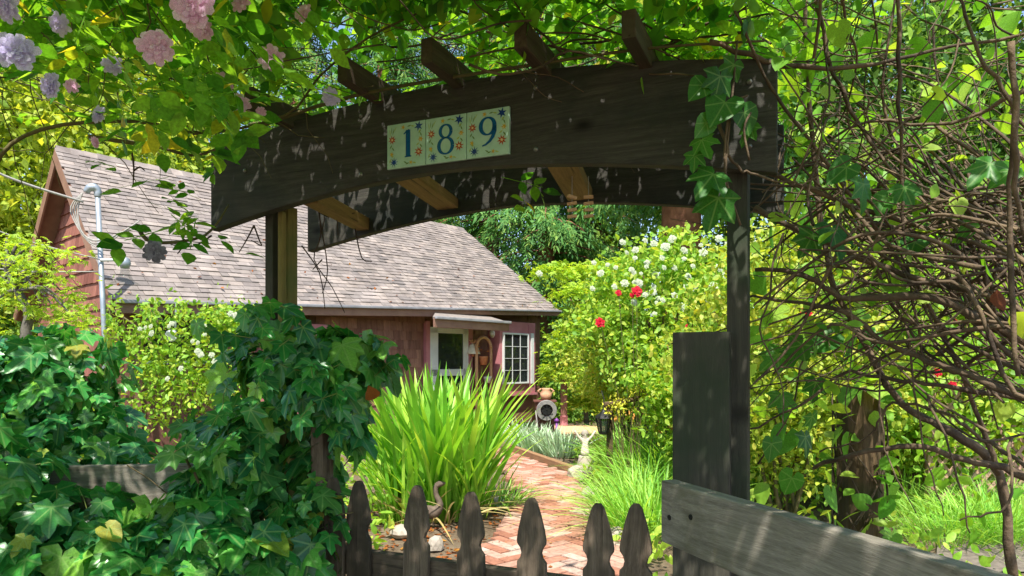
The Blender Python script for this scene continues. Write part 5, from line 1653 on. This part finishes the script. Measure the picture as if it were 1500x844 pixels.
def PV(px, py, Y): return tuple(P(px, py, Y))
# white and red flowering bush
c = P(985, 455, 9.2)
wb = shrub('white_flower_bush', 'large sunlit bush covered with white blossoms between cottage and gate post', 'bush', (c.x, c.y), (c.x, c.y, 2.15), (1.25, .9, 1.1), 190, 75, .15, .085, 'bush_leaf', T_ovate(.6), 16)
for i, (px, py) in enumerate(((870, 385), (945, 352), (958, 357), (918, 370), (975, 362), (1002, 367), (948, 385), (930, 378), (902, 392), (960, 403), (973, 392), (988, 393), (1008, 405), (1053, 350), (1065, 358), (1053, 393), (1064, 403), (1018, 422), (964, 437), (971, 440), (945, 432), (929, 443), (956, 428), (988, 433), (1005, 420), (880, 400), (868, 423), (890, 388), (936, 415), (915, 415), (1030, 370), (1035, 440), (1000, 450), (912, 355), (985, 350), (1015, 390), (900, 420), (1120, 400), (1128, 430), (1106, 355), (925, 395), (1045, 420))):
    flower(wb, P(px, py, 8.2 + random.uniform(-.25, .3)), random.uniform(.03, .062), 'petal_white', (random.uniform(-.5, .5), -1, .4), i)
for i in range(16):
    flower(wb, P(random.gauss(975, 75), random.gauss(420, 40), 8.25), random.uniform(.025, .05), 'petal_white', (random.uniform(-.5, .5), -1, .4), i)
rb = thing('red_rose', P(935, 500, 7.9), 'red roses on thin canes in front of the white blossoms', 'rose')
for i, (px, py, r) in enumerate(((933, 427, .07), (906, 429, .04), (879, 473, .065), (1002, 477, .045), (926, 433, .035))):
    f = P(px, py, 7.85)
    flower(rb, f, r, 'petal_red', (random.uniform(-.4, .4), -1, .3), i)
    m_ = MB(); m_.tube(catmull([Vector((P(940, 600, 8).x, 8.0, 0)), P(935 + (px - 935) * .6, 560, 7.95), f], 4), .0035, 5, False); m_.build('cane', M['cane'], rb)
c = P(925, 545, 10.2)
yb = shrub('yellowing_shrub', 'twiggy yellow green shrub below the white blossoms', 'bush', (c.x, c.y), (c.x, c.y, 1.45), (.95, .6, .7), 85, 55, .15, .085, 'yellow_leaf', T_ovate(.45), 26, smat='cane')
c = P(1150, 470, 6.5)
shrub('yellowing_shrub', 'tall yellow green shrub right of the dark arbor post', 'bush', (c.x, c.y), (c.x, c.y, 1.65), (1.05, .7, 1.25), 200, 70, .14, .07, 'yellow_leaf', T_ovate(.55), 12, smat='cane')
c = P(1330, 430, 7.2)
shrub('leafy_shrub', 'bright green shrub behind the vine tangle at right', 'bush', (c.x, c.y), (c.x, c.y, 1.5), (1.5, .7, 1.15), 170, 65, .17, .08, 'bush_leaf', T_ovate(.6), 10)
c = P(1480, 520, 6.4)
shrub('leafy_shrub', 'yellow green shrub at far right behind the lattice', 'bush', (c.x, 7.6), (c.x + .4, 7.6, 1.6), (1.3, .6, 1.3), 170, 70, .15, .075, 'yellow_leaf', T_ovate(.6), 8)
c = P(1050, 560, 8.0)
shrub('leafy_shrub', 'sunlit green shrub around the dark arbor post low down', 'bush', (c.x, c.y), (c.x, c.y, 1.1), (1.0, .6, .95), 120, 70, .14, .075, 'bush_leaf', T_ovate(.6), 8)
yb2 = thing('yellow_bloom_plant', P(915, 620, 8.2), 'small plant with yellow green blooms in front of the shrubs', 'plant')
for i, (px, py) in enumerate(((903, 592), (912, 600), (895, 602), (938, 568), (948, 576), (930, 574), (908, 585), (943, 562))):
    f = P(px, py, 8.0)
    pos = np.array(f)[None] + rng.normal(size=(40, 3)) * np.array([.07, .06, .045])
    scatter('bloom', SM, pos, rdir(40), rdir(40, .6), rng.uniform(.03, .05, 40), M['ybloom'], yb2)
    m_ = MB(); m_.tube([Vector((P(915, 620, 8).x, 8.05, 0)), f], .006, 4, False); m_.build('stalk', M['cane'], yb2)
# japanese maple at the corner of the cottage
def maple(label, base, trunk_pts, sprays, leaf, r0, mat='maple_leaf', group=None, per=230):
    t = thing('japanese_maple', base, label, 'tree', group)
    m_ = MB(); k = catmull(trunk_pts, 5); m_.tube(k, [r0 * (1 - .6 * i / len(k)) for i in range(len(k))], 9); m_.build('trunk', M['grey_bark'], t, True)
    top = Vector(trunk_pts[-1]); allp = []
    for c, rx, rz in sprays:
        c = Vector(c)
        st_ = Vector(trunk_pts[random.randint(max(1, len(trunk_pts) - 2), len(trunk_pts) - 1)])
        m_ = MB(); m_.tube(catmull([st_, st_.lerp(c, .5) + Zup * .12, c], 4), [.02, .018, .016, .014, .012, .010, .008, .006, .004], 6); m_.build('limb', M['grey_bark'], t, True)
        n_ = int(per * rx)
        d = rng.normal(size=(n_, 3)) * np.array([rx * .5, rx * .4, rz * .5])
        d[:, 2] -= .25 * (np.abs(d[:, 0]) / rx) ** 2 * rx
        allp.append(np.array(c)[None] + d)
    pos = np.concatenate(allp); n = len(pos)
    yd = rdir(n) * np.array([[1, 1, .3]]) + np.array([[0, 0, -.25]])
    o = scatter('crown', T_palm(), pos, yd, rdir(n, 1.6), leaf * rng.uniform(.7, 1.3, n), M[mat], t)
    return t
b = P(862, 620, 14.2); bx = b.x
spr = [(P(px, py, 14.0 + random.uniform(-.5, .6)), rx * 1.15, .17) for px, py, rx in ((810, 395, .4), (850, 398, .5), (895, 390, .5), (845, 425, .45), (880, 428, .5), (860, 455, .45), (845, 480, .4), (885, 485, .5), (825, 502, .3), (855, 518, .45), (890, 535, .5), (838, 545, .35), (805, 543, .22), (870, 562, .45), (850, 585, .3), (885, 590, .4), (905, 450, .5), (905, 560, .5))]
maple('lacy bright maple with layered sprays at the cottage corner', (bx, 14.3, 0), [Vector((bx, 14.3, 0)), Vector((bx - .05, 14.3, .8)), Vector((bx + .08, 14.2, 1.6)), Vector((bx, 14.2, 2.7))], spr, .115, .06, 'maple_leaf', 'maples beside the cottage', 480)
b = P(40, 490, 6.2)
spr = [(P(px, py, 6.1 + random.uniform(-.4, .4)), rx, .09) for px, py, rx in ((10, 350, .3), (40, 362, .35), (75, 368, .25), (20, 385, .3), (60, 395, .28), (5, 410, .25), (95, 432, .22), (60, 445, .25), (85, 460, .3), (110, 468, .2), (20, 440, .2), (-30, 370, .4), (-40, 420, .4), (-20, 480, .3), (75, 410, .2), (105, 455, .2))]
maple('small maple with dark forked trunk in front of the gable', (b.x, 6.2, 0), [Vector((P(38, 700, 6.2).x, 6.2, 0)), P(38, 560, 6.2), P(38, 490, 6.2), P(42, 460, 6.2), P(26, 425, 6.2), P(10, 395, 6.2)], spr, .055, .06, 'maple_leaf', 'maples beside the cottage', 250)
# flowering vine on the cottage front
cv = thing('white_flowering_vine', (P(290, 520, 8.7).x, 8.9, 0), 'flowering vine with small white clusters on the cottage front', 'vine')
pos = []
for px, py, n_, sx, sy in ((300, 510, 900, 42, 30), (340, 480, 600, 30, 16), (230, 530, 500, 25, 25), (290, 560, 900, 50, 22), (360, 470, 260, 18, 8), (215, 480, 140, 12, 16), (165, 470, 150, 6, 22), (222, 452, 90, 9, 10), (265, 455, 90, 9, 9), (320, 460, 160, 12, 8), (380, 452, 70, 12, 5), (195, 500, 150, 14, 16), (250, 590, 500, 50, 25)):
    q = rng.normal(size=(n_, 2)); Yv = rng.uniform(8.3, 8.9, n_)
    for i in range(n_): pos.append(tuple(P(px + q[i, 0] * sx, py + q[i, 1] * sy, Yv[i])))
pos = np.array(pos); n = len(pos)
scatter('foliage', T_ovate(.5), pos, rdir(n, -.3), rdir(n, .8), rng.uniform(.05, .10, n), M['bush_leaf'], cv)
for c in ([(165, 600, 8.7), (163, 500, 8.7), (160, 440, 8.7)], [(160, 452, 8.7), (195, 475, 8.7), (220, 500, 8.7), (260, 560, 8.7)], [(290, 640, 8.8), (300, 560, 8.7), (340, 480, 8.7), (385, 450, 8.7)], [(290, 640, 8.8), (250, 540, 8.7), (225, 450, 8.7)]):
    k = catmull([P(*q) for q in c], 4); m_ = MB(); m_.tube(k, .012, 6); m_.build('stem', M['cane'], cv, True)
for i, (px, py) in enumerate(((213, 480), (221, 478), (205, 482), (252, 474), (248, 478), (338, 460), (345, 462), (295, 482), (300, 490), (312, 492), (290, 502), (282, 500), (290, 515), (294, 520), (310, 520), (315, 530), (222, 488), (370, 478), (335, 498), (355, 488), (300, 478), (265, 540), (245, 555), (325, 560))):
    flower(cv, P(px, py, 8.15), random.uniform(.025, .045), 'petal_white', (random.uniform(-.5, .5), -1, .3), i)

# small plants and gravelly litter on the soil
lt = thing('soil_litter', (-.3, 6.2, 0), 'dry leaf litter and bark scraps on the soil around the sword leaves', 'litter')
n = 1500
pos = np.stack([rng.uniform(-2.2, .4, n), rng.uniform(4.8, 7.6, n), np.full(n, .0)], 1); pos[:, 2] = gz(pos[:, 0], pos[:, 1]) + .01
keep = np.array([not inside(p[0], p[1], poly2) for p in pos])
pos = pos[keep]; n = len(pos)
scatter('litter', SM, pos, rdir(n) * np.array([[1, 1, .15]]), rdir(n, 2.0), rng.uniform(.03, .08, n), M['dead_leaf'], lt)
lt['kind'] = 'stuff'
n = 2600
gcp = np.concatenate([np.stack([rng.uniform(-6.5, -1.0, n), rng.uniform(4.5, 10, n), np.zeros(n)], 1), np.stack([rng.uniform(.9, 6.5, n * 2), rng.uniform(3.2, 12, n * 2), np.zeros(n * 2)], 1)])
keep = np.array([not inside(p[0], p[1], poly2) and not (3.3 < p[0] < 5 and 5.0 < p[1] < 6.3) for p in gcp])
gcp = gcp[keep]; n = len(gcp); gcp[:, 2] = rng.uniform(.0, .25, n)
gc = scatter('ground_cover', T_ovate(.5), gcp, rdir(n, .4), rdir(n, 1.0), rng.uniform(.06, .14, n), M['bush_leaf'], None)
tag(gc, 'low leafy ground cover under the shrubs', 'ground cover', kind='stuff')

# background trees
def broad_tree(label, base, h, ctr_z, rad, n_cl, per, cl, leaf, mat, r0, seed, group='broadleaf trees behind the garden'):
    random.seed(seed)
    t = thing('broadleaf_tree', (base[0], base[1], 0), label, 'tree', group)
    pos = crown_points((base[0], base[1], ctr_z), rad, n_cl, per, cl, .35, .7); n = len(pos)
    scatter('crown', T_small(.6), pos, rdir(n, -.3), rdir(n, .7), leaf * rng.uniform(.6, 1.4, n), M[mat], t)
    m_ = MB(); b = Vector((base[0], base[1], -.1))
    k = catmull([b, b + Vector((random.gauss(0, .15), 0, h * .3)), b + Vector((random.gauss(0, .4), 0, h * .6)), b + Vector((random.gauss(0, .5), 0, h * .9))], 4)
    m_.tube(k, [r0 * (1 - .8 * i / len(k)) for i in range(len(k))], 9); m_.build('trunk', M['bark'], t, True)
    for i in range(9):
        s_ = k[random.randint(4, len(k) - 2)]
        e_ = s_ + Vector((random.gauss(0, rad[0] * .5), random.gauss(-.2, rad[1] * .5), random.uniform(.3, rad[2] * .6)))
        m_ = MB(); m_.tube(catmull([s_, s_.lerp(e_, .5) + Zup * .2, e_], 3), [r0 * .3, r0 * .26, r0 * .22, r0 * .18, r0 * .14, r0 * .1, r0 * .05], 6); m_.build('limb', M['bark'], t, True)
    return t
def conifer(label, base, h, r, seed, z0=1.0, dens=1.0, group='conifers behind the cottage', r0=.32):
    random.seed(seed)
    t = thing('conifer_tree', (base[0], base[1], 0), label, 'tree', group)
    b = Vector((base[0], base[1], -.1))
    m_ = MB(); m_.tube([b, b + Zup * h * .5, b + Zup * h], [r0, r0 * .65, .04], 10); m_.build('trunk', M['redwood_bark'], t, True)
    pos, yd, nr = [], [], []
    br = MB()
    z = z0
    while z < h * .98:
        k = max(.12, 1 - (z / h) ** 1.3)
        for i in range(3):
            a = random.uniform(0, 2 * PI); L = r * k * random.uniform(.65, 1.1)
            d = Vector((math.cos(a), math.sin(a), 0))
            p1 = b + Zup * z; pts = [p1 + d * L * q + Zup * (.10 * L * q - .38 * L * q * q) for q in (0, .33, .66, 1)]
            br.tube(pts, [.04, .03, .02, .008], 4, False)
            for j in range(int(30 * dens * (.4 + L / r))):
                q = random.random() ** .7
                p = p1 + d * L * q + Zup * (.10 * L * q - .38 * L * q * q) + Vector((random.gauss(0, .22), random.gauss(0, .22), random.gauss(-.12, .16)))
                pos.append(tuple(p)); s_ = Vector((-d.y, d.x, 0)) * random.uniform(-1, 1)
                yd.append(tuple(d * .6 + s_ * .7 + Vector((0, 0, -random.uniform(.3, 1.1))))); nr.append((random.gauss(0, .5), random.gauss(0, .5) - .2, 1))
        z += .30
    n = len(pos)
    scatter('crown', T_spray(seed), np.array(pos), np.array(yd), np.array(nr), rng.uniform(.4, .75, n), M['conifer'], t)
    br.build('branches', M['redwood_bark'], t)
    return t
for i, (px, Y, h, ls, lb, mat) in enumerate((
        (20, 15.0, 10, 3.2, 'sunny yellow green tree at far left beside the gable', 'tree_bright'),
        (150, 19.0, 13, 3.6, 'tall bright tree rising behind the left end of the ridge', 'tree_bright'),
        (-120, 13.0, 11, 3.2, 'bright tree at the left edge of the view', 'tree_bright'),
        (330, 22.0, 15, 3.8, 'tall green tree behind the ridge left of the number tiles', 'tree_mid'),
        (1120, 19.0, 13, 3.4, 'broad green tree behind the right arbor post', 'tree_mid'),
        (1300, 16.0, 11, 3.2, 'green tree behind the vine tangle', 'tree_deep'),
        (1480, 15.0, 10, 3.0, 'green tree at the right edge behind the tangle', 'tree_deep'),
        (870, 27.0, 12, 2.6, 'mid green tree between conifers above the white blossoms', 'tree_mid'))):
    x = (px - HX) / FPX * Y
    broad_tree(lb, (x, Y), h, h * .55, (ls, ls * .8, h * .5), 300, 75, .42, .17, mat, .2, 30 + i)
for i, (px, Y, h, r, lb) in enumerate((
        (560, 25, 22, 3.4, 'dark conifer directly behind the cottage roof'),
        (720, 24, 22, 3.2, 'dark conifer just right of the cottage ridge'),
        (800, 21, 20, 3.0, 'drooping conifer above the right roof edge'),
        (880, 26, 24, 3.4, 'tall conifer behind the flowering bush'),
        (998, 16.5, 24, 3.0, 'redwood with bare reddish trunk showing above the white blossoms'),
        (430, 27, 24, 3.6, 'tall conifer behind the middle of the ridge'),
        (285, 25, 24, 3.2, 'conifer whose trunk shows above the left part of the ridge'),
        (1220, 25, 22, 3.4, 'conifer behind the trees at right'),
        (640, 31, 26, 3.8, 'far conifer in the gap behind the roof'),
        (1400, 24, 20, 3.2, 'conifer at the far right background'))):
    x = (px - HX) / FPX * Y
    conifer(lb, (x, Y), h, r, 60 + i, 6.2 if i == 4 else 4.2 if i == 6 else .8, 1.0, r0=.55 if i in (4, 6) else .32)
# understory hedge closing the background
for i, (px, Y, w, hh, lb) in enumerate(((760, 18, 2.6, 2.2, 'understory bush behind the cottage corner'), (1020, 15, 2.6, 2.3, 'understory bush behind the white blossoms'), (1250, 12.5, 2.4, 2.2, 'understory bush behind the vine tangle'), (1450, 11, 2.2, 2.0, 'understory bush at the right edge'), (-60, 13, 1.8, 2.2, 'understory bush left of the gable'), (-10, 8.0, .5, 1.0, 'low bush beneath the small maple'))):
    x = (px - HX) / FPX * Y
    random.seed(90 + i)
    shrub('understory_bush', lb, 'bush', (x, Y), (x, Y, hh * .5), (w, w * .5, hh * .62), 130, 80, .26, .13, 'tree_mid' if i % 2 == 0 else 'bush_leaf', T_small(.6), 5, 'understory bushes')
